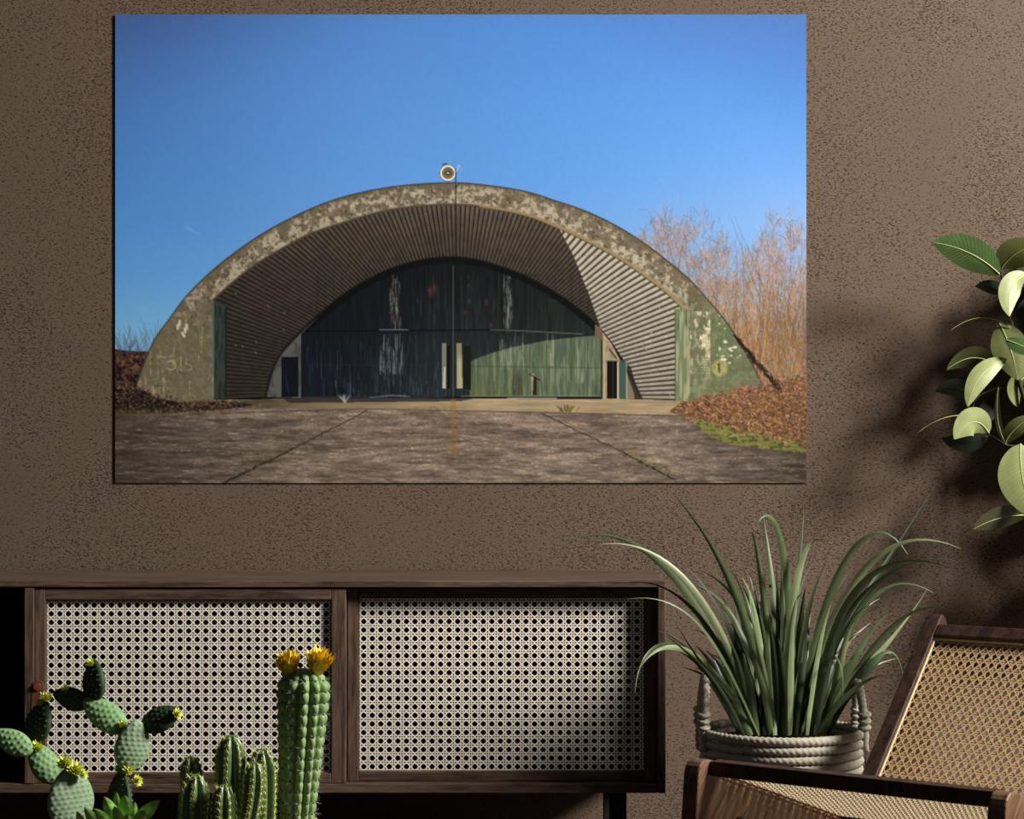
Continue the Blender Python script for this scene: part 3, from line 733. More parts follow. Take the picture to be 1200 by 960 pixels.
ink = me.color_attributes.new('ink', 'FLOAT_COLOR', 'POINT')
lp = np.where(pic <= .04045, pic/12.92, ((pic+.055)/1.055)**2.4).reshape(-1, 3)
ink.data.foreach_set('color', np.concatenate([lp, np.ones((len(lp), 1))], 1).astype(np.float32).ravel())
m, nt, b = new_mat('printed_ink')
at_ = node(nt, 'ShaderNodeAttribute', attribute_name='ink'); nt.links.new(at_.outputs['Color'], b.inputs['Base Color'])
b.inputs['Roughness'].default_value = 0.8; b.inputs['Specular IOR Level'].default_value = 0.1
link('printed_sheet', me, m, pr_root)

# ------------------------------------------------------------------ sideboard
YF = -0.54; SC = F/(YF+D)
def PX(x): return (x-600)/SC
def PZ(y): return H-(y-HY)/SC
sb = thing('sideboard', 'long dark oak sideboard with two sliding cane doors, standing below the photo print', 'sideboard', (0, YF, 0))
YB = 0.50   # depth
def sbox(name, mat, x0, x1, y0, y1, ztop, zbot, par=None, bev=0.002):
    mb = MB(); mb.box(PX(x0), PX(x1), y0, y1, PZ(zbot), PZ(ztop)); return mb.build(name, mat, par or sb, bevel=bev)
sbox('top_board', M['wood_x'], -170, 780, 0, YB, 681, 688.5)
sbox('side_panel', M['wood_z'], 771, 780, 0.0, YB, 688.7, 930)
sbox('side_panel', M['wood_z'], -170, -161, 0.0, YB, 688.7, 930)
sbox('bottom_board', M['wood_x'], -160.8, 770.8, 0.004, YB-.012, 919, 930)
sbox('divider', M['wood_z'], 28, 39.6, 0.002, YB-.03, 688.8, 918.8)
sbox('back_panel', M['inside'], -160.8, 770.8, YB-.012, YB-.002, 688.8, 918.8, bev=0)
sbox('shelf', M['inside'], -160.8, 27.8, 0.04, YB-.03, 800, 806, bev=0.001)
def leg(px, y):
    mb = MB(); mb.tube([(PX(px), y, PZ(930)-.0005), (PX(px), y, 0.0)], [0.019, 0.015], 12); mb.build('leg', M['leg'], sb)
for px in (-130, 300, 726):
    mb = MB(); mb.box(PX(px-10), PX(px+10), 0.06, 0.10, 0, PZ(930)-.0005); mb.build('leg', M['leg'], sb, bevel=.002)
    mb = MB(); mb.box(PX(px-10), PX(px+10), 0.40, 0.44, 0, PZ(930)-.0005); mb.build('leg', M['leg'], sb, bevel=.002)

def cane_mesh(w, h, cell, sw, th, axis_u, axis_v, origin, normal, phase=(0, 0)):
    """six-way woven cane: paired uprights, paired rows and two diagonals; octagonal holes in each cell"""
    mb = MB(); U = Vector(axis_u); V = Vector(axis_v); N = Vector(normal); O = Vector(origin)
    def strand(a, b, lay, wd):
        # a, b in (u, v)
        a2 = O+U*a[0]+V*a[1]+N*lay; b2 = O+U*b[0]+V*b[1]+N*lay
        t = (b2-a2); 
        if t.length < cell*.3: return
        t.normalize(); s = t.cross(N)
        vs = [p+s*sg*wd/2+N*k*th/2 for p in (a2, b2) for sg, k in ((-1, -1), (1, -1), (1, 1), (-1, 1))]
        mb.add(vs, [(0,1,2,3),(7,6,5,4),(0,4,5,1),(1,5,6,2),(2,6,7,3),(3,7,4,0)])
    nu = int(w/cell)+2; nv = int(h/cell)+2
    off = cell*.13
    for i in range(-1, nu):
        for s in (-1, 1):
            u = (i+phase[0])*cell+s*off
            if 0 <= u <= w: strand((u, 0), (u, h), 0, sw)
    for j in range(-1, nv):
        for s in (-1, 1):
            v = (j+phase[1])*cell+s*off
            if 0 <= v <= h: strand((0, v), (w, v), th, sw)
    for sgn in (1, -1):
        for k in range(-nu-nv-2, nu+nv+3):
            c = (k+.5)*cell
            # u + sgn*v = c   (shifted by the phase)
            c += phase[0]*cell+sgn*phase[1]*cell
            pts = []
            for v in (0, h):
                u = c-sgn*v
                if 0 <= u <= w: pts.append((u, v))
            for u in (0, w):
                v = (c-u)*sgn
                if 0 < v < h: pts.append((u, v))
            if len(pts) >= 2: strand(pts[0], pts[1], th*(2 if sgn > 0 else 3), sw*1.15)
    return mb

def door(x0, x1, z0, z1, cx0, cx1, cz0, cz1, yf, thick):
    # outer px box, cane px opening, front y, thickness
    mbd = MB(); mbd.box(PX(x0), PX(cx0), yf, yf+thick, PZ(z1), PZ(z0)); root = mbd.build('door', M['wood_z'], sb, bevel=.0015)
    mb = MB(); mb.box(PX(cx1), PX(x1), yf, yf+thick, PZ(z1), PZ(z0)); mb.build('stile', M['wood_z'], root, bevel=.0015)
    for a, b in ((z0, cz0), (cz1, z1)):
        mb = MB(); mb.box(PX(cx0)+.0003, PX(cx1)-.0003, yf, yf+thick, PZ(b), PZ(a)); mb.build('rail', M['wood_x'], root, bevel=.0015)
    # slim inner bead round the cane
    bd = MB(); e = .0045; y0 = yf+.004; y1 = yf+thick-.002
    X0, X1, Z0, Z1 = PX(cx0), PX(cx1), PZ(cz1), PZ(cz0)
    bd.box(X0, X0+e*.4, y0, y1, Z0, Z1); bd.box(X1-e*.4, X1, y0, y1, Z0, Z1); bd.box(X0, X1, y0, y1, Z1-e*.4, Z1); bd.box(X0, X1, y0, y1, Z0, Z0+e*.4)
    bd.build('bead', M['wood_z'], root)
    cell = 10.1/SC
    cm = cane_mesh(X1-X0, Z1-Z0, cell, cell*.105, .0005, (1, 0, 0), (0, 0, 1), (X0, yf+thick*.45, Z0), (0, -1, 0), (.06, .0))
    tag(cm.build('cane_panel', M['cane'], root), 'pale woven cane panel', kind='stuff')
    ln = MB(); ln.box(X0-.01, X1+.01, yf+thick+.004, yf+thick+.006, Z0-.01, Z1+.01); ln.build('interior_shade', M['inside'], root)  # added dark sheet behind the cane, stands for the shaded interior
    return root
d2 = door(405.8, 770.5, 691, 918.6, 419, 757, 702, 907, 0.036, .024)
d1 = door(40.2, 405, 690, 918.6, 52.5, 388, 703, 907, 0.006, .028)
tag(d1, 'left sliding door, in front'); tag(d2, 'right sliding door, set further back')
# round stud on the right door; leather pull on the left door
mb = MB(); mb.tube([(PX(763.5), .036, PZ(804)), (PX(763.5), .029, PZ(804))], .0105, 20); tag(mb.build('stud', M['copper'], d2), 'round red-brown stud')
pl = []
for a in np.linspace(0, PI, 10): pl.append((PX(44)+.0145*math.cos(a), PZ(804)+.0145*math.sin(a)))
pl += [(PX(44)-.0165, PZ(832)), (PX(44)+.012, PZ(832))]
tag(prism(pl, 'y', .0005, .0055).build('leather_pull', M['leather'], d1, bevel=.001), 'brown leather pull tab')
mb = MB(); mb.tube([(PX(44), .001, PZ(805)), (PX(44), -.0045, PZ(805))], .0095, 20); tag(mb.build('stud', M['copper'], d1, bevel=.001), 'round leather stud')

# ------------------------------------------------------------------ basket
BY = -0.72; BS = F/(BY+D)
bc = at(915.5, 852, BY); BR = 92.0/BS; rimz = bc.z
bk = thing('rope_basket', 'round coiled grey rope basket with knotted rope handles, holding the spiky grass plant', 'basket', (bc.x, BY, 0))
pitch = 10.6/BS; ncoil = int(rimz/pitch)
for i in range(ncoil):
    z = rimz-pitch*(i+.5)
    rr_ = BR*(1-.012*i*.5)
    n = 420; mb = MB()
    pts = [(rr_*math.cos(2*PI*k/n), rr_*math.sin(2*PI*k/n), z) for k in range(n)]
    # twisted surface: lobes winding round the tube
    N = 10; vs = []
    turns = 84
    for k in range(n):
        th = 2*PI*k/n
        for q in range(N):
            a = 2*PI*q/N
            r_ = pitch*.53*(.92+.1*math.cos(3*a+th*turns*1.0))
            rad = rr_+r_*math.cos(a); vs.append((rad*math.cos(th), rad*math.sin(th), z+r_*math.sin(a)))
    fs = [(k*N+q, k*N+(q+1) % N, ((k+1) % n)*N+(q+1) % N, ((k+1) % n)*N+q) for k in range(n) for q in range(N)]
    mb.add(vs, [f[::-1] for f in fs]); mb.build('rope_coil', M['rope'], bk, smooth=True)
mb = MB(); mb.lathe([(0.0005, rimz-.035), (BR*.9, rimz-.03)], 40); mb.build('soil', M['soil'], bk)
mb = MB(); mb.lathe([(0.0005, 0.004), (BR*.96, 0.004), (BR*.96, .02)], 40); mb.build('base', M['rope'], bk)
for sx, topy in ((-1, 792), (1, 800)):
    hz_ = H-(topy-HY)/BS
    xh = sx*(BR+.004)
    pts = []
    for a in np.linspace(0, PI, 34):
        pts.append((xh-sx*.01*math.sin(a), .055*math.cos(a), rimz-.06+(hz_-rimz+.06)*math.sin(a)**.6))
    # three twisted strands
    hroot = None
    P_ = [Vector(p) for p in pts]
    dense = []
    for i in range(len(P_)-1):
        for k in range(4): dense.append(P_[i].lerp(P_[i+1], k/4))
    for s in range(3):
        st = []; L = 0
        for i, p in enumerate(dense):
            t = (dense[min(i+1, len(dense)-1)]-dense[max(i-1, 0)]).normalized()
            x = t.cross(Vector((1, 0, 0))).normalized(); y = t.cross(x)
            if i: L += (dense[i]-dense[i-1]).length
            a = L*180+s*2*PI/3
            st.append(p+(x*math.cos(a)+y*math.sin(a))*.0052)
        mb = MB(); mb.tube(st, .0056, 7)
        if hroot is None: hroot = mb.build('handle', M['rope'], bk, smooth=True)
        else: mb.build('strand', M['rope'], hroot, smooth=True)
    # knot lashings at the foot
    for sy in (-1, 1):
        kn = MB()
        for q in range(3):
            zc = rimz+.006+q*.015
            kn.tube([(xh-sx*.002+.0115*math.cos(a), sy*.052+.0115*math.sin(a), zc+.003*math.sin(a)) for a in np.linspace(0, 2*PI, 14)[:-1]], .0052, 6, closed=True)
        kn.build('knot', M['rope'], hroot, smooth=True)
zg = MB()
for k in range(7):
    a = R(-16)+.0*k; z = rimz-.012-k*.0125
    p = lambda da, zz: (math.cos(a+da)*(BR+pitch*.56), math.sin(a+da)*(BR+pitch*.56), zz)
    zg.tube([p(-.035, z), p(.0, z-.006), p(-.035, z-.0125)], .0012, 5)
zg.build('stitching', M['rope_dark'], bk)

# ------------------------------------------------------------------ spiky grass plant
def bez(p, t):
    a, b, c, d = p; s = 1-t
    return a*s**3+b*3*s*s*t+c*3*s*t*t+d*t**3
def ribbon(pts, widths, roll, fold=.18):
    vs = []; uvs = []; N = len(pts)
    for i, p in enumerate(pts):
        t = (pts[min(i+1, N-1)]-pts[max(i-1, 0)]).normalized()
        c = t.cross(Vector((0, 1, 0)))
        c = c.normalized() if c.length > 1e-4 else Vector((1, 0, 0))
        n = c.cross(t); rl = roll[0]+(roll[1]-roll[0])*i/(N-1)
        c2 = c*math.cos(rl)+n*math.sin(rl); n2 = c2.cross(t)
        w = widths[i]
        for k, s in enumerate((-1, -.5, 0, .5, 1)):
            vs.append(p+c2*s*w+n2*(fold*w*(abs(s)))); uvs.append(((s+1)/2, i/(N-1)))
    fs = []
    for i in range(N-1):
        for k in range(4):
            fs.append((i*5+k, (i+1)*5+k, (i+1)*5+k+1, i*5+k+1))
    return vs, fs, uvs
def uvmesh(name, vs, fs, uvs):
    me = bpy.data.meshes.new(name); me.from_pydata([tuple(v) for v in vs], [], fs)
    ul = me.uv_layers.new(name='UVMap')
    for l in me.loops: ul.data[l.index].uv = uvs[l.vertex_index]
    me.update(); return me
gp = thing('grass_plant', 'dense spiky plant of long arching green blade leaves, growing from the rope basket', 'plant', (bc.x, BY, rimz-.03))
go = gp.location
BL = [
 ((880,862),(845,730),(760,590),(662,636),8,0), ((890,862),(850,720),(790,625),(703,638),6,1), ((905,862),(882,720),(845,640),(788,578),8,0),
 ((908,862),(900,700),(880,590),(878,633),6,1), ((928,862),(932,690),(915,560),(884,618),9,0), ((918,862),(915,760),(938,690),(942,594),8,0),
 ((922,862),(920,700),(945,600),(969,642),8,1), ((932,862),(935,760),(945,700),(972,650),6,1), ((938,862),(950,720),(1010,560),(1064,650),8,0),
 ((945,862),(985,720),(1050,650),(1096,568),7,2), ((940,862),(975,690),(1030,600),(1126,643),8,1), ((948,862),(970,720),(1010,630),(1113,665),8,0),
 ((950,862),(985,700),(1050,640),(1124,658),4,0), ((952,862),(985,750),(1020,650),(1094,695),6,0), ((958,862),(1000,790),(1045,760),(1087,690),7,1),
 ((960,862),(1015,760),(1060,700),(1107,713),6,0), ((965,862),(1000,800),(1030,770),(1062,752),6,2), ((968,862),(1005,790),(1050,720),(1059,797),7,0),
 ((945,862),(950,780),(992,730),(988,816),6,0), ((880,862),(830,760),(755,710),(744,812),8,0), ((884,862),(820,740),(770,740),(746,790),6,1),
 ((886,862),(850,750),(800,670),(732,684),6,2), ((890,862),(845,760),(815,690),(736,702),4,0), ((882,858),(850,815),(820,780),(792,731),6,2),
 ((886,862),(870,780),(845,760),(839,802),6,1), ((906,862),(898,790),(882,740),(877,684),6,1), ((915,862),(920,760),(900,650),(893,596),9,0),
 ((910,862),(890,740),(870,690),(820,668),7,0), ((912,862),(905,790),(892,730),(862,712),6,1), ((925,862),(935,790),(945,740),(975,725),6,0),
 ((930,862),(945,770),(965,700),(1000,668),8,0), ((936,862),(965,770),(990,690),(1062,662),8,2), ((895,862),(880,790),(850,700),(800,660),8,2),
 ((900,862),(885,760),(855,690),(806,684),7,1), ((920,862),(930,740),(930,690),(950,664),7,2), ((940,862),(960,790),(980,760),(1020,730),7,1),
 ((950,862),(985,800),(1010,780),(1050,772),6,1), ((955,862),(990,810),(1020,790),(1040,792),5,0), ((872,862),(845,800),(815,770),(780,745),5,2),
 ((900,862),(897,800),(902,750),(890,720),7,0), ((926,862),(930,800),(925,740),(936,690),8,1), ((935,862),(945,800),(962,740),(990,700),8,0),
]
for i in range(74):
    a = rng.uniform(-1, 1); x0 = 915+a*52+rng.uniform(-8, 8); hgt = rng.uniform(110, 220)*(1-.3*abs(a)); ln = a*rng.uniform(30, 120)
    BL.append(((x0, 862), (x0+ln*.25, 862-hgt*.45), (x0+ln*.6, 862-hgt*.85), (x0+ln*1.05+rng.uniform(-14, 14), 862-hgt*rng.uniform(.88, 1.0)), rng.uniform(5.5, 9), rng.choice((0, 0, 1, 2, 2))))
for i, (p0, p1, p2, p3, w, mi) in enumerate(BL):
    y0 = BY+rng.uniform(-.09, .08)
    far = p3[0] < 800
    dy = rng.uniform(-.26, -.12) if far else rng.uniform(-.22, .16)
    if i >= 42: dy = rng.uniform(-.1, .2)
    ys = (y0, y0+dy*.15, y0+dy*.6, y0+dy)
    if far: ys = (y0, y0-.05, min(y0+dy*.7, -.62), min(y0+dy, -.7))
    if i == 9: ys = (y0, y0+.1, y0+.25, y0+.4)
    Pp = [at(p[0], p[1], yy)-go for p, yy in zip((p0, p1, p2, p3), ys)]
    N = 22; ts = [k/(N-1) for k in range(N)]
    pts = [bez(Pp, t) for t in ts]
    ww = w*.5/BS
    wid = [ww*(.75+.45*math.sin(PI*min(1, t*1.3)))*(1-max(0, (t-.3)/.7)**2.1)+.0004 for t in ts]
    vs, fs, uvs = ribbon(pts, wid, (rng.uniform(-.9, .9), rng.uniform(-1.1, 1.1)), .28)
    o = link('leaf', uvmesh('leaf', vs, fs, uvs), M[('blade', 'blade_pale', 'blade_dark')[mi]], gp, True)

# ------------------------------------------------------------------ rubber plant
RY = -0.17; RS = F/(RY+D)
rp_base = at(1262, 535, RY-.1); rp_base.z = 0
rp = thing('rubber_plant', 'tall rubber plant with broad glossy oval leaves reaching in at the right edge', 'plant', (rp_base.x, rp_base.y, 0))
ro = rp.location
def rleaf(base, ctrl, tip, hw, mat, roll=0.0, yb=0.0, yt=0.0, cup=.15, hooky=0.0):
    A = at(base[0], base[1], RY+yb)-ro; B = at(ctrl[0], ctrl[1], RY+(yb+yt)/2-.01)-ro; T = at(tip[0], tip[1], RY+yt)-ro
    N = 20; pts = []
    for k in range(N):
        t = k/(N-1); pts.append(A*(1-t)**2+B*2*t*(1-t)+T*t*t)
    ww = hw/RS
    def prof(t):
        v = (math.sin(PI*min(1, max(0, t))**.92))**.72
        if t > .93: v *= 1-((t-.93)/.07)*.45
        return v
    wid = [ww*prof(k/(N-1))+.0006 for k in range(N)]
    vs, fs, uvs = ribbon(pts, wid, (roll, roll), cup)
    o = link('leaf', uvmesh('leaf', vs, fs, uvs), M[mat], rp, True)
    mb = MB(); rads = [max(.0003, .0016*(1-.8*k/(N-1))) for k in range(N)]; mb.tube(pts, rads, 6)
    mb.build('midrib', M['midrib'] if mat != 'rubber_dark' else M['rubber_dark'], o, smooth=True)
    return o
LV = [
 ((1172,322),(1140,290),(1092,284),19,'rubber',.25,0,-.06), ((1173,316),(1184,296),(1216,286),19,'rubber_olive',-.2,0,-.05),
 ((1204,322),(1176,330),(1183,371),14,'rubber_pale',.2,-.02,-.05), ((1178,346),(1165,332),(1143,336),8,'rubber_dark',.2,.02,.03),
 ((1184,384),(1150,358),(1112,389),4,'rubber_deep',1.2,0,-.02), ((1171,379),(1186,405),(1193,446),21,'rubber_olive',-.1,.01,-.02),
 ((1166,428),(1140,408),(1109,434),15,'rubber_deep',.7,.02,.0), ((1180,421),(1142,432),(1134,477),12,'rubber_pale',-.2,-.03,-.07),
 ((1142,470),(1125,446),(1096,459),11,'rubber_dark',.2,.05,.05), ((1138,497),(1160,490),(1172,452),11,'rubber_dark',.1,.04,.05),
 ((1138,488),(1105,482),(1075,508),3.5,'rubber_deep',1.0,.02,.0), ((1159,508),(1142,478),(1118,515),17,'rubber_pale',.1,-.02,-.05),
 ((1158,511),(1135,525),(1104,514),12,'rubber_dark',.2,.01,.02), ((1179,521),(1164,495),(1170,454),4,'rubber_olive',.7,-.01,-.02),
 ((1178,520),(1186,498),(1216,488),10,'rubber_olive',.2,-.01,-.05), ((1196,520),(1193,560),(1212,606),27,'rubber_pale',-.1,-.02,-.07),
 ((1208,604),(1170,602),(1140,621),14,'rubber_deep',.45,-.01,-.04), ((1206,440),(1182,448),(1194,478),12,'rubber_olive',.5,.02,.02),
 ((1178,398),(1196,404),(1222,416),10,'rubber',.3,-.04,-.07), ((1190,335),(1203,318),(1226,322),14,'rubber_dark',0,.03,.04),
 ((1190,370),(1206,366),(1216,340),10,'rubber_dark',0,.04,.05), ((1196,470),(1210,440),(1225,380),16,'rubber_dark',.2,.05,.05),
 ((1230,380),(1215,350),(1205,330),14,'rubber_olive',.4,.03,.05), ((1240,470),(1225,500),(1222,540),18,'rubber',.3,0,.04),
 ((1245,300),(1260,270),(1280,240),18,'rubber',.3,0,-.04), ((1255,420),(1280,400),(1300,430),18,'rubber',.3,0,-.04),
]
for k in range(74):  # extra out-of-view leaves, added so their shadows darken the wall
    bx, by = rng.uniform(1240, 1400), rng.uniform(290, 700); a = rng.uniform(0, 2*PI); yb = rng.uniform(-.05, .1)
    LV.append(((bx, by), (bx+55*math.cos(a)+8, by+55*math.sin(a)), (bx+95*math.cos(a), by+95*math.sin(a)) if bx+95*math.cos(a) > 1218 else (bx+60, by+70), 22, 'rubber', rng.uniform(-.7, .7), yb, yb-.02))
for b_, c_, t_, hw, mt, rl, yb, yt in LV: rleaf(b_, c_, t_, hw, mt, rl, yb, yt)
def stem(pxs, rad, mat, nm='branch', wob=0):
    mb = MB(); P_ = [at(a, b, RY+c)-ro for a, b, c in pxs]; pts = []
    for i in range(len(P_)-1):
        for k in range(6):
            p = P_[i].lerp(P_[i+1], k/6)
            pts.append(p+Vector((math.sin(k*2.1+i)*wob, 0, 0)))
    pts.append(P_[-1]); mb.tube(pts, rad, 8); mb.build(nm, M[mat], rp, smooth=True)
stem([(1172,314,0),(1175,330,0),(1177,350,.005),(1183,368,.01)], .0032, 'bark')
stem([(1183,368,.01),(1187,385,.01),(1190,402,.01)], .0036, 'bark_pale', wob=.0015)
stem([(1190,400,.01),(1191,430,.01),(1195,450,.01),(1204,480,.01),(1215,510,.0)], .0062, 'bark')
stem([(1157,509,0),(1168,515,0),(1180,522,0),(1200,524,0),(1215,512,0)], .0030, 'bark')
stem([(1140,488,.03),(1141,470,.02),(1150,462,.02),(1180,450,.02),(1195,452,.01)], .002, 'bark')
stem([(1200,604,0),(1225,600,-.02)], .002, 'bark')
tr = MB(); tr.tube([at(1215, 510, RY)-ro, at(1228, 560, RY-.03)-ro, Vector((-.02, 0, .62)), Vector((0, 0, .36)), Vector((0, 0, .30))], [.007, .009, .011, .013, .014], 10); tr.build('trunk', M['bark'], rp, smooth=True)
tr = MB(); tr.tube([Vector((0, 0, .6)), Vector((.06, 0, .9)), at(1245, 420, RY)-ro, at(1240, 300, RY)-ro], [.008, .007, .005, .004], 10); tr.build('trunk', M['bark'], rp, smooth=True)
pt = thing('planter', 'dark round planter of the rubber plant, beyond the right edge', 'planter', (rp_base.x, rp_base.y, 0))
mb = MB(); mb.lathe([(.0005, 0), (.1, 0), (.135, .31), (.13, .315), (.125, .3), (.0005, .295)], 40); mb.build('pot', plain('dark_pot', (44, 40, 38), .7, .1, 20), pt, smooth=False)
mb = MB(); mb.lathe([(.0005, .302), (.124, .301)], 32); mb.build('soil', M['soil'], pt)

# ------------------------------------------------------------------ lounge chair
TH = math.atan(.773)
ca = at(820, 886, -1.58)
ch = thing('lounge_chair', 'low walnut lounge chair with cane seat and reclined cane back, at lower right', 'chair', (ca.x, ca.y, 0), -TH)
# local frame: +x runs across the seat (towards the near side), +y runs from front to rear, z up
W_ = 0.60; ZT = ca.z
def rounded(poly, rads, n=6):
    out = []; N = len(poly)
    for i, (p, r) in enumerate(zip(poly, rads)):
        p = Vector(p); a = (Vector(poly[i-1])-p); b = (Vector(poly[(i+1) % N])-p)
        if r <= 0: out.append(tuple(p)); continue
        r = min(r, a.length*.45, b.length*.45); pa = p+a.normalized()*r; pb = p+b.normalized()*r
        for k in range(n+1):
            t = k/n; q = pa*(1-t)**2+p*2*t*(1-t)+pb*t*t; out.append((q.x, q.y))
    return out
SR = .62; SZ = ca.z-.187        # rear of the seat
BT = .995; BZ = .672            # top of the back post
def panel_poly():
    return rounded([(0.0, ZT), (SR+.06, SZ-.01), (SR+.17, 0.0), (SR+.09, 0.0), (SR-.06, SZ-.10), (.16, ZT-.155), (.03, 0.0), (-.05, 0.0), (-.012, ZT-.12)],
                   [.045, .02, .01, .01, .05, .05, .01, .01, .05])
for x0, x1 in ((-.036, 0.0), (W_, W_+.036)):
    o = prism(panel_poly(), 'x', x0, x1).build('side_panel', M['walnut_d'], ch, bevel=.006, seg=3)
    # dark peg cap
    xs_ = x1
    mb = MB(); mb.tube([(xs_-.001, .142, .318), (xs_+.004, .142, .318)], .017, 20); mb.build('peg', M['leg'], o)
# front rail and rear rail
slope = (SZ-ZT)/SR
mb = MB(); mb.box(.0005, W_-.0005, .035, .07, ZT-.044, ZT-.014); mb.build('front_rail', M['walnut_shaded'], ch, bevel=.004)
mb = MB(); mb.box(.0005, W_-.0005, SR-.05, SR-.015, SZ-.028, SZ+.0); mb.build('rear_rail', M['walnut_shaded'], ch, bevel=.004)
sdir = Vector((0, SR-.1, (SZ-.006)-(ZT-.03))).normalized(); snor = Vector((0, -sdir.z, sdir.y))
sl = Vector((0, SR-.12, (SR-.12)*sdir.z/sdir.y)).length
sc_ = cane_mesh(W_-.004, sl/2.6, .0115, .0024, .0006, (1, 0, 0), tuple(sdir*2.6), (.002, .0705, ZT-.040), tuple(snor))
tag(sc_.build('seat_cane', M['cane_seat'], ch), 'woven cane seat', kind='stuff')
# back: posts, rails, cane
bd_ = Vector((0, BT-SR, BZ-SZ)).normalized(); bn = Vector((0, -bd_.z, bd_.y)); bl = Vector((0, BT-SR, BZ-SZ)).length
def bpt(x, s, nn=0.0): return Vector((x, SR, SZ))+bd_*s+bn*nn+Vector((x*0, 0, 0))
for x in (0.018, W_-.018):
    prof_ = rounded([(-.03, -.022), (bl+.012, -.022), (bl+.012, .022), (-.03, .022)], [.004, .02, .02, .004])
    vs = []; n = len(prof_)
    for sx in (-.0175, .0175):
        for a, b2 in prof_: vs.append(Vector((x+sx, SR, SZ))+bd_*a+bn*b2)
    mb = MB(); mb.add(vs, [tuple(range(n)), tuple(range(n, 2*n))[::-1]]+[(i, n+i, n+(i+1) % n, (i+1) % n) for i in range(n)])
    mb.build('back_post', M['walnut_shaded'], ch, bevel=.004, seg=2)
for s0, nm in ((bl-.042, 'top_rail'), (.03, 'lower_rail')):
    mb = MB(); mb.beam(bpt(.036, s0, .004), bpt(W_-.036, s0, .004), .036, .036, up=tuple(bn)); mb.build(nm, M['walnut_shaded'], ch, bevel=.004)
bw = W_-.072
# slim cane border bead and cane itself
cb = cane_mesh(bw, (bl-.105)/1.35, .0186, .0027, .0007, (1, 0, 0), tuple(bd_*1.35), tuple(bpt(.036, .048, .006)), tuple(bn))
tag(cb.build('back_cane', M['cane_gold'], ch), 'golden woven cane back', kind='stuff')
bd = MB()
for a, b2 in ((bpt(.038, .048, .012), bpt(.038, bl-.06, .012)), (bpt(W_-.038, .048, .012), bpt(W_-.038, bl-.06, .012)), (bpt(.036, bl-.062, .012), bpt(W_-.036, bl-.062, .012))):
    bd.tube([a, b2], .003, 6)
bd.build('cane_spline', M['cane_gold'], ch)
mb = MB(); q = [bpt(.036, .048, -.008), bpt(.036+.088, .048, -.008), bpt(.036+.058, bl-.062, -.008), bpt(.036, bl-.062, -.008)]
q2 = [p-bn*.004 for p in q]; mb.add(q+q2, [(0,1,2,3),(7,6,5,4),(0,4,5,1),(1,5,6,2),(2,6,7,3),(3,7,4,0)])
tag(mb.build('backing_strip', M['backing'], ch), 'tan strip behind the left edge of the cane')

# ------------------------------------------------------------------ low table that carries the cacti (just below the frame)
CY = -2.96; CS = F/(CY+D)
TZ = 0.455
tb = thing('plant_table', 'low dark wooden table under the cactus pots, below the lower left of the view', 'table', (-.43, CY, 0))
mb = MB(); mb.box(-.36, .36, -.2, .2, TZ-.028, TZ); mb.build('tabletop', M['table'], tb, bevel=.004)
for sx in (-1, 1):
    for sy in (-1, 1):
        mb = MB(); mb.tube([(sx*.31, sy*.16, TZ-.0285), (sx*.33, sy*.175, 0)], [.016, .012], 12); mb.build('leg', M['table'], tb)

def pot(px, rim_py, r, label, mat, nm='pot', y=CY):
    c = at(px, rim_py, y); h = c.z-TZ
    t = thing(nm, label, 'pot', (c.x, y, TZ))
    mb = MB(); mb.lathe([(.0005, 0), (r*.72, 0), (r*.92, h*.75), (r*1.0, h*.76), (r*1.02, h), (r*.94, h), (r*.92, h*.9), (.0005, h*.88)], 40); mb.build('body', mat, t)
    mb = MB(); mb.lathe([(.0005, h*.93), (r*.92, h*.915)], 32); mb.build('soil', M['soil'], t)
    return t, c

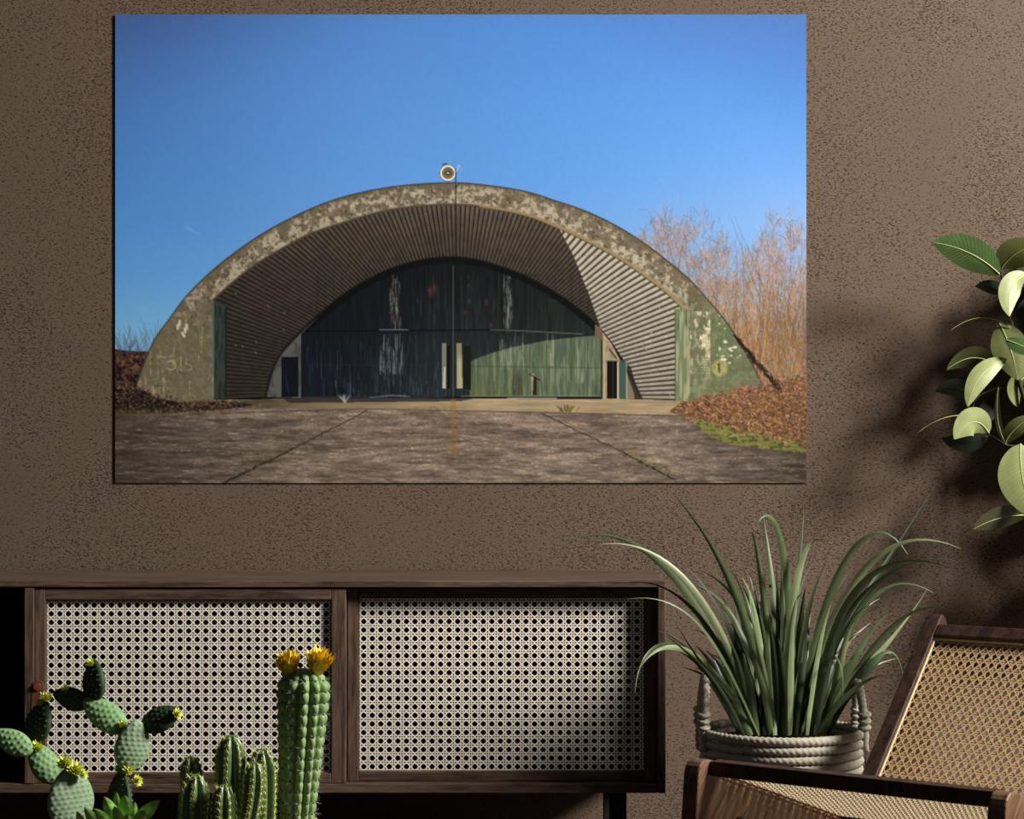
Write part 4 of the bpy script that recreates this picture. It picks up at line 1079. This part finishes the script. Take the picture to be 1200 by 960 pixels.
# ---- prickly pears
def pad_mesh(hl, hw, th, seed):
    """flattened egg, long axis z (base at z=0), studded with rows of raised areoles"""
    nu, nv = 72, 56; vs = []; rr = random.Random(seed)
    sp = .0067; ar = []
    j = 0; z = sp
    while z < 2*hl-sp*.4:
        u = z/(2*hl); w = hw*(math.sin(PI*u**.85))**.62 if 0 < u < 1 else 0
        x = -w+sp*.3+(sp*.5 if j % 2 else 0)
        while x < w-sp*.2: ar.append((x+rr.uniform(-.0004, .0004), z)); x += sp*1.15
        j += 1; z += sp*.92
    ar = np.array(ar) if ar else np.zeros((1, 2))
    pts = np.zeros((nv+1, nu, 3))
    for i in range(nv+1):
        u = .003+(i/nv)*.994; w = hw*(math.sin(PI*u**.85))**.62
        for k in range(nu):
            a = 2*PI*k/nu; pts[i, k] = (w*math.cos(a), -th*(math.sin(PI*u**.85))**.5*math.sin(a), u*2*hl)
    fl = pts.reshape(-1, 3)
    d2 = ((fl[:, None, 0]-ar[None, :, 0])**2+(fl[:, None, 2]-ar[None, :, 1])**2).min(1)
    bump = .0015*np.exp(-d2/(.0017**2))
    sgn = np.sign(fl[:, 1]); fl[:, 1] += sgn*bump*np.clip(np.abs(fl[:, 1])/(th*.4), 0, 1)
    fs = [(i*nu+k, i*nu+(k+1) % nu, (i+1)*nu+(k+1) % nu, (i+1)*nu+k) for i in range(nv) for k in range(nu)]
    mb = MB(); mb.add([tuple(p) for p in fl], fs); mb.f.append(tuple(range(nu))[::-1]); mb.f.append(tuple(nv*nu+k for k in range(nu)))
    # areole tufts and spines on both faces
    sb_ = MB()
    for x, z in ar:
        u = z/(2*hl); w = hw*(math.sin(PI*u**.85))**.62
        if abs(x) > w*.96: continue
        yy = th*(math.sin(PI*u**.85))**.5*math.sqrt(max(0, 1-(x/w)**2))+.0009
        for sg in (-1, 1):
            c = Vector((x, sg*yy, z)); sb_.ball(c, .00055, 5)
            for q in range(2):
                dv = Vector((rr.uniform(-.6, .6), sg, rr.uniform(-.3, .9))).normalized(); sb_.spike(c, c+dv*.0028, .00015)
    return mb, sb_
def flower_mb(mb, c, ax, r, n, rr, wide=.8, fat=.16, ring=.0):
    """rosette of pointed petals round axis ax"""
    ax = Vector(ax).normalized(); u = ax.cross(Vector((.2, 1, .1))).normalized(); v = ax.cross(u)
    for k in range(n):
        a = 2*PI*(k*.618034); q = (k+.5)/n; op = wide*math.sqrt(q)*1.25
        d = (ax*math.cos(op)+(u*math.cos(a)+v*math.sin(a))*math.sin(op)).normalized()
        L = r*rr.uniform(.85, 1.1)*(1.0-.1*q); side = d.cross(ax)
        side = side.normalized() if side.length > .05 else u
        nn = side.cross(d); N = 5; vs = []
        for i in range(N+1):
            t = i/N; w = r*fat*math.sin(PI*(t*.86+.1))*(1 if t < .8 else .7)
            p = c+(u*math.cos(a)+v*math.sin(a))*r*ring*math.sqrt(q)*(1-.2*t)+d*L*t+ax*(L*.10*math.sin(PI*t))*(1-q)-(u*math.cos(a)+v*math.sin(a))*(L*.10*t*t*q)
            if i == N: w = r*.01
            vs += [p-side*w, p+nn*w*.5, p+side*w]
        fs = []
        for i in range(N):
            fs += [(i*3, i*3+1, i*3+4, i*3+3), (i*3+1, i*3+2, i*3+5, i*3+4)]
        mb.add(vs, fs)
def prickly(name, label, pads, org):
    t = thing(name, label, 'cactus', org); n = 0
    for (bx, by, tx, ty, hw, yaw, mat, yo, flowers) in pads:
        A = at(bx, by, CY+yo); B = at(tx, ty, CY+yo-.0); L = (B-A).length; zax = (B-A).normalized()
        nrm = Vector((math.sin(R(yaw)), -math.cos(R(yaw)), 0)); nrm = (nrm-zax*nrm.dot(zax)).normalized()
        xax = (-nrm).cross(zax).normalized()
        wpx = hw/CS/max(.62, abs(math.cos(R(yaw))))
        pm, sm_ = pad_mesh(L/2, wpx, min(.0095, wpx*.5), n+3); n += 1
        Mx = Matrix(((xax.x, -nrm.x, zax.x, A.x), (xax.y, -nrm.y, zax.y, A.y), (xax.z, -nrm.z, zax.z, A.z), (0, 0, 0, 1)))
        Mx = Matrix.Translation(-Vector(org)) @ Mx
        pm.v = [tuple(Mx @ Vector(v)) for v in pm.v]; sm_.v = [tuple(Mx @ Vector(v)) for v in sm_.v]
        po = pm.build('pad', M[mat], t, smooth=True)
        tag(sm_.build('spines', M['areole'], po), kind='stuff')
        for (fx, fy, fr, dx, dz) in flowers:
            fm = MB(); rr = random.Random(int(fx*7+fy)); c = at(fx, fy, CY+yo-.006)-Vector(org)
            flower_mb(fm, c-Vector((dx, -.3, dz)).normalized()*fr/CS*.55, (dx, -.35, dz), fr/CS*1.5, 34, rr, .85, .16)
            tag(fm.build('flower', M['bud'], po, smooth=True), 'yellow-green flower')
    return t
pa, pc = pot(104, 984, .075, 'round terracotta pot below the frame holding the prickly pears', M['terracotta'], 'terracotta_pot')
prickly('prickly_pear', 'prickly pear with a round grey-green base pad and small pads leaning off the left edge', [
    (84,974, 82,897, 23, 38, 'pad', -.03, [(76,895,11,-.3,1), (88,903,12,.4,1), (97,908,7,.8,.6)]),
    (66,918, 37,871, 14, 36, 'pad_green', -.015, [(42,877,10,-.1,.9)]),
    (38,882, -8,857, 11, 40, 'pad_green', -.03, []),
    (36,872, 55,822, 16, -48, 'pad_shaded', .008, [(54,818,9,.3,1), (47,824,6,-.5,.8)]),
  ], (pc.x-.02, CY, TZ+.12))
prickly('prickly_pear', 'prickly pear with a branching chain of pads and green buds before the left cane door', [
    (136,990, 143,902, 26, -62, 'pad_shaded', .012, [(148,905,9,.0,1), (140,901,7,-.5,.9), (160,915,8,.7,.4)]),
    (150,905, 161,843, 18.5, 34, 'pad', .0, [(151,902,8,.1,.2)]),
    (148,857, 97,819, 14, 36, 'pad_green', .004, [(144,850,7,-.1,.9)]),
    (105,826, 62,812, 9.5, -50, 'pad_shaded', .01, [(77,807,6,-.1,1)]),
    (109,824, 111,773, 14, -48, 'pad_shaded', .012, [(106,778,7,0,1)]),
    (166,853, 212,832, 10, -52, 'pad_shaded', .01, [(207,837,8,.8,.4)]),
  ], (pc.x+.02, CY, TZ+.12))
# ---- small variegated succulent
sc0 = at(142, 985, CY-.045)
sv = thing('variegated_succulent', 'small bright green speckled leafy plant at the foot of the prickly pears', 'plant', tuple(sc0))
for (bx, by, tx, ty, hw, yo) in ((140,975,122,934,8,-.05),(148,975,146,932,9.5,-.052),(150,975,187,938,8,-.05),(142,980,134,945,7,-.058),(150,978,158,940,7,-.04),
                                 (132,978,110,948,7,-.055),(156,978,170,950,7,-.058),(138,976,136,928,6,-.035),(118,980,99,946,6,-.05),(100,985,90,951,6,-.05),(146,985,150,955,8,-.062),(122,985,118,958,6,-.06)):
    A = at(bx, by, CY+yo)-sc0; T = at(tx, ty, CY+yo-.012)-sc0; Bm = (A+T)/2+Vector(((tx-bx)*.00008, 0, .006)); N = 12
    pts = [A*(1-k/(N-1))**2+Bm*2*(k/(N-1))*(1-k/(N-1))+T*(k/(N-1))**2 for k in range(N)]
    wid = [hw/CS*math.sin(PI*max(.02, (k/(N-1)))**.8)**.8+.0003 if k < N-1 else .0003 for k in range(N)]
    vs, fs, uvs = ribbon(pts, wid, (rng.uniform(-.5, .5), rng.uniform(-.5, .5)), .35)
    link('leaf', uvmesh('leaf', vs, fs, uvs), M['variegated'], sv, True)

# ---- ribbed columns
def column_mesh(pts, rads, ribs, depth, nseg, tub=0.0, tubn=0, rot=0.0, sharp=1.0):
    """ribbed stem along pts; returns mesh builder and areole points with outward normals"""
    mb = MB(); P_ = [Vector(p) for p in pts]; N = len(P_); per = 8; n = ribs*per; rings = []; ar = []
    Ls = [0]
    for i in range(1, N): Ls.append(Ls[-1]+(P_[i]-P_[i-1]).length)
    for i, p in enumerate(P_):
        t = (P_[min(i+1, N-1)]-P_[max(i-1, 0)]).normalized(); x = Vector((0, 1, 0)).cross(t).normalized(); y = t.cross(x)
        ph = Ls[i]/Ls[-1]*tubn if tubn else 0
        for k in range(n):
            a = 2*PI*k/n+rot; c = abs(math.cos(a*ribs/2-rot*ribs/2))**sharp
            tb_ = tub*(abs(math.sin(PI*ph)))**.6 if tubn else 1
            r = rads[i]*(1-depth+depth*c+(tb_-tub)*c*.9 if tubn else 1-depth+depth*c)
            rings.append(p+x*math.cos(a)*r+y*math.sin(a)*r)
    fs = [(i*n+k, i*n+(k+1) % n, (i+1)*n+(k+1) % n, (i+1)*n+k) for i in range(N-1) for k in range(n)]
    fs.append(tuple(range(n))[::-1]); fs.append(tuple((N-1)*n+k for k in range(n)))
    mb.add(rings, fs)
    def areoles(m):
        out = []
        for q in range(m):
            s = (q+.0)/m*Ls[-1] if tubn else (q+.5)/m*Ls[-1]
            i = max(0, min(N-2, next((j for j in range(N-1) if Ls[j+1] >= s), N-2))); f = (s-Ls[i])/max(1e-6, Ls[i+1]-Ls[i])
            p = P_[i].lerp(P_[i+1], f); rad = rads[i]*(1-f)+rads[i+1]*f
            t = (P_[i+1]-P_[i]).normalized(); x = Vector((0, 1, 0)).cross(t).normalized(); y = t.cross(x)
            for k in range(ribs):
                a = 2*PI*k/ribs+rot; d = x*math.cos(a)+y*math.sin(a)
                out.append((p+d*rad*(1-(tub*.8 if tubn else 0)), d, t))
        return out
    return mb, areoles
def cap_profile(base, top, r, n, capfrac=.9, taper=0.0, bend=(0, 0)):
    """points and radii of a stem with rounded crown"""
    base = Vector(base); top = Vector(top); L = (top-base).length; pts = []; rads = []
    for i in range(n+1):
        s = i/n; s = 1-(1-s)**1.15
        p = base.lerp(top, s)+Vector((bend[0]*math.sin(PI*s), 0, 0))
        dz = L*(1-s); rr_ = r*(1-taper*(1-s))
        if dz < r*capfrac*1.2: rr_ *= math.sqrt(max(0.0004, 1-(1-dz/(r*capfrac*1.2))**2))
        pts.append(p); rads.append(rr_)
    return pts, rads
# tall cactus
TY = CY+.07; TS = F/(TY+D)
tp, tcc = pot(352, 966, .038, 'small clay pot below the frame holding the tall flowering cactus', M['terracotta'], 'clay_pot', TY)
tc_ = thing('column_cactus', 'tall ribbed column cactus crowned by two yellow flowers, rightmost of the cacti', 'cactus', (tcc.x, TY, tcc.z-.01))
o_ = tc_.location
bA = at(347, 978, TY)-o_; bB = at(357, 783, TY)-o_
pts, rads = cap_profile(bA, bB, 34/TS, 150, .7, .42)
mb, arf = column_mesh(pts, rads, 12, .26, 150, .15, 15, rot=R(8), sharp=.75)
body = mb.build('stem', M['column'], tc_, smooth=True)
rr = random.Random(4); sp = MB(); kn = MB()
for p, d, t in arf(15):
    kn.ball(p+d*.0006, .0016, 6)
    for q in range(9):
        v = (d*rr.uniform(.3, 1)+Vector((rr.uniform(-1, 1), rr.uniform(-1, 1), rr.uniform(-.8, .8)))*.9).normalized()
        sp.spike(p, p+v*rr.uniform(.007, .014), .0002)
tag(sp.build('spines', M['spine'], body), 'fine pale spines', kind='stuff'); tag(kn.build('areoles', M['areole_dark'], body), kind='stuff')
for fx, fy, fr, dx, s in ((341, 791, 32, -.2, 1), (371, 790, 34, .2, 2)):
    fm = MB(); c = at(fx, fy, TY-.006)-o_
    flower_mb(fm, c, (dx, -.22, 1), fr/CS*1.0, 54, random.Random(s), .5, .15, .16)
    tag(fm.build('flower', M['petal'], tc_, smooth=True), 'golden yellow many-petalled flower')
# pebbles round the foot
pbm = []
for k in range(46):
    a = rng.uniform(0, 2*PI); rr_ = rng.uniform(.020, .034); c = Vector((rr_*math.cos(a), rr_*math.sin(a), rng.uniform(.005, .012)+.002))
    mb = MB(); mb.ball((0, 0, 0), .0035, 6)
    if not pbm: pbm.append(mb.mesh('pebble')); pbm[0].materials.append(M['pebble'])
    o = bpy.data.objects.new('pebble', pbm[0]); C.objects.link(o); o.parent = tc_; o.location = c; o.scale = (rng.uniform(.8, 1.3), rng.uniform(.8, 1.3), rng.uniform(.6, .9))

# cluster cactus
cp, ccc = pot(268, 982, .062, 'wide terracotta pot below the frame holding the clustered cactus', M['terracotta'], 'terracotta_pot')
cc = thing('cluster_cactus', 'clump of six short ribbed cactus stems with starry yellow-green spines, between the others', 'cactus', (ccc.x, CY, ccc.z-.01))
o_ = cc.location
for (bx, by, tx, ty, hw, yo, bend, rot) in ((268,980,270,861,19,.022,0,10),(224,985,229,907,17.5,-.018,0,20),(262,985,262,919,15,-.034,0,0),
                                    (306,985,306,877,17,.02,.002,30),(284,985,298,893,13.5,-.022,.004,15),(232,980,222,886,14,.024,-.001,5)):
    A = at(bx, by, CY+yo)-o_; B = at(tx, ty, CY+yo)-o_
    pts, rads = cap_profile(A, B, hw/CS, 60, 1.5, .1, (bend, 0))
    mb, arf = column_mesh(pts, rads, 7, .42, 60, rot=R(rot), sharp=1.1)
    st = mb.build('stem', M['column_dark'], cc, smooth=True)
    sp = MB(); kn = MB(); n = int((B-A).length*CS/7.5)
    for p, d, t in arf(n):
        kn.ball(p, .0015, 5)
        for q in range(7):
            a = q*2*PI/7+rng.uniform(-.2, .2); s_ = d.cross(t)
            v = (d*.45+t*math.cos(a)+s_*math.sin(a)).normalized(); sp.spike(p, p+v*.0062, .00042)
    tag(sp.build('spines', M['spine_yellow'], st), 'yellow-green star spines', kind='stuff'); tag(kn.build('areoles', M['spine_yellow'], st), kind='stuff')
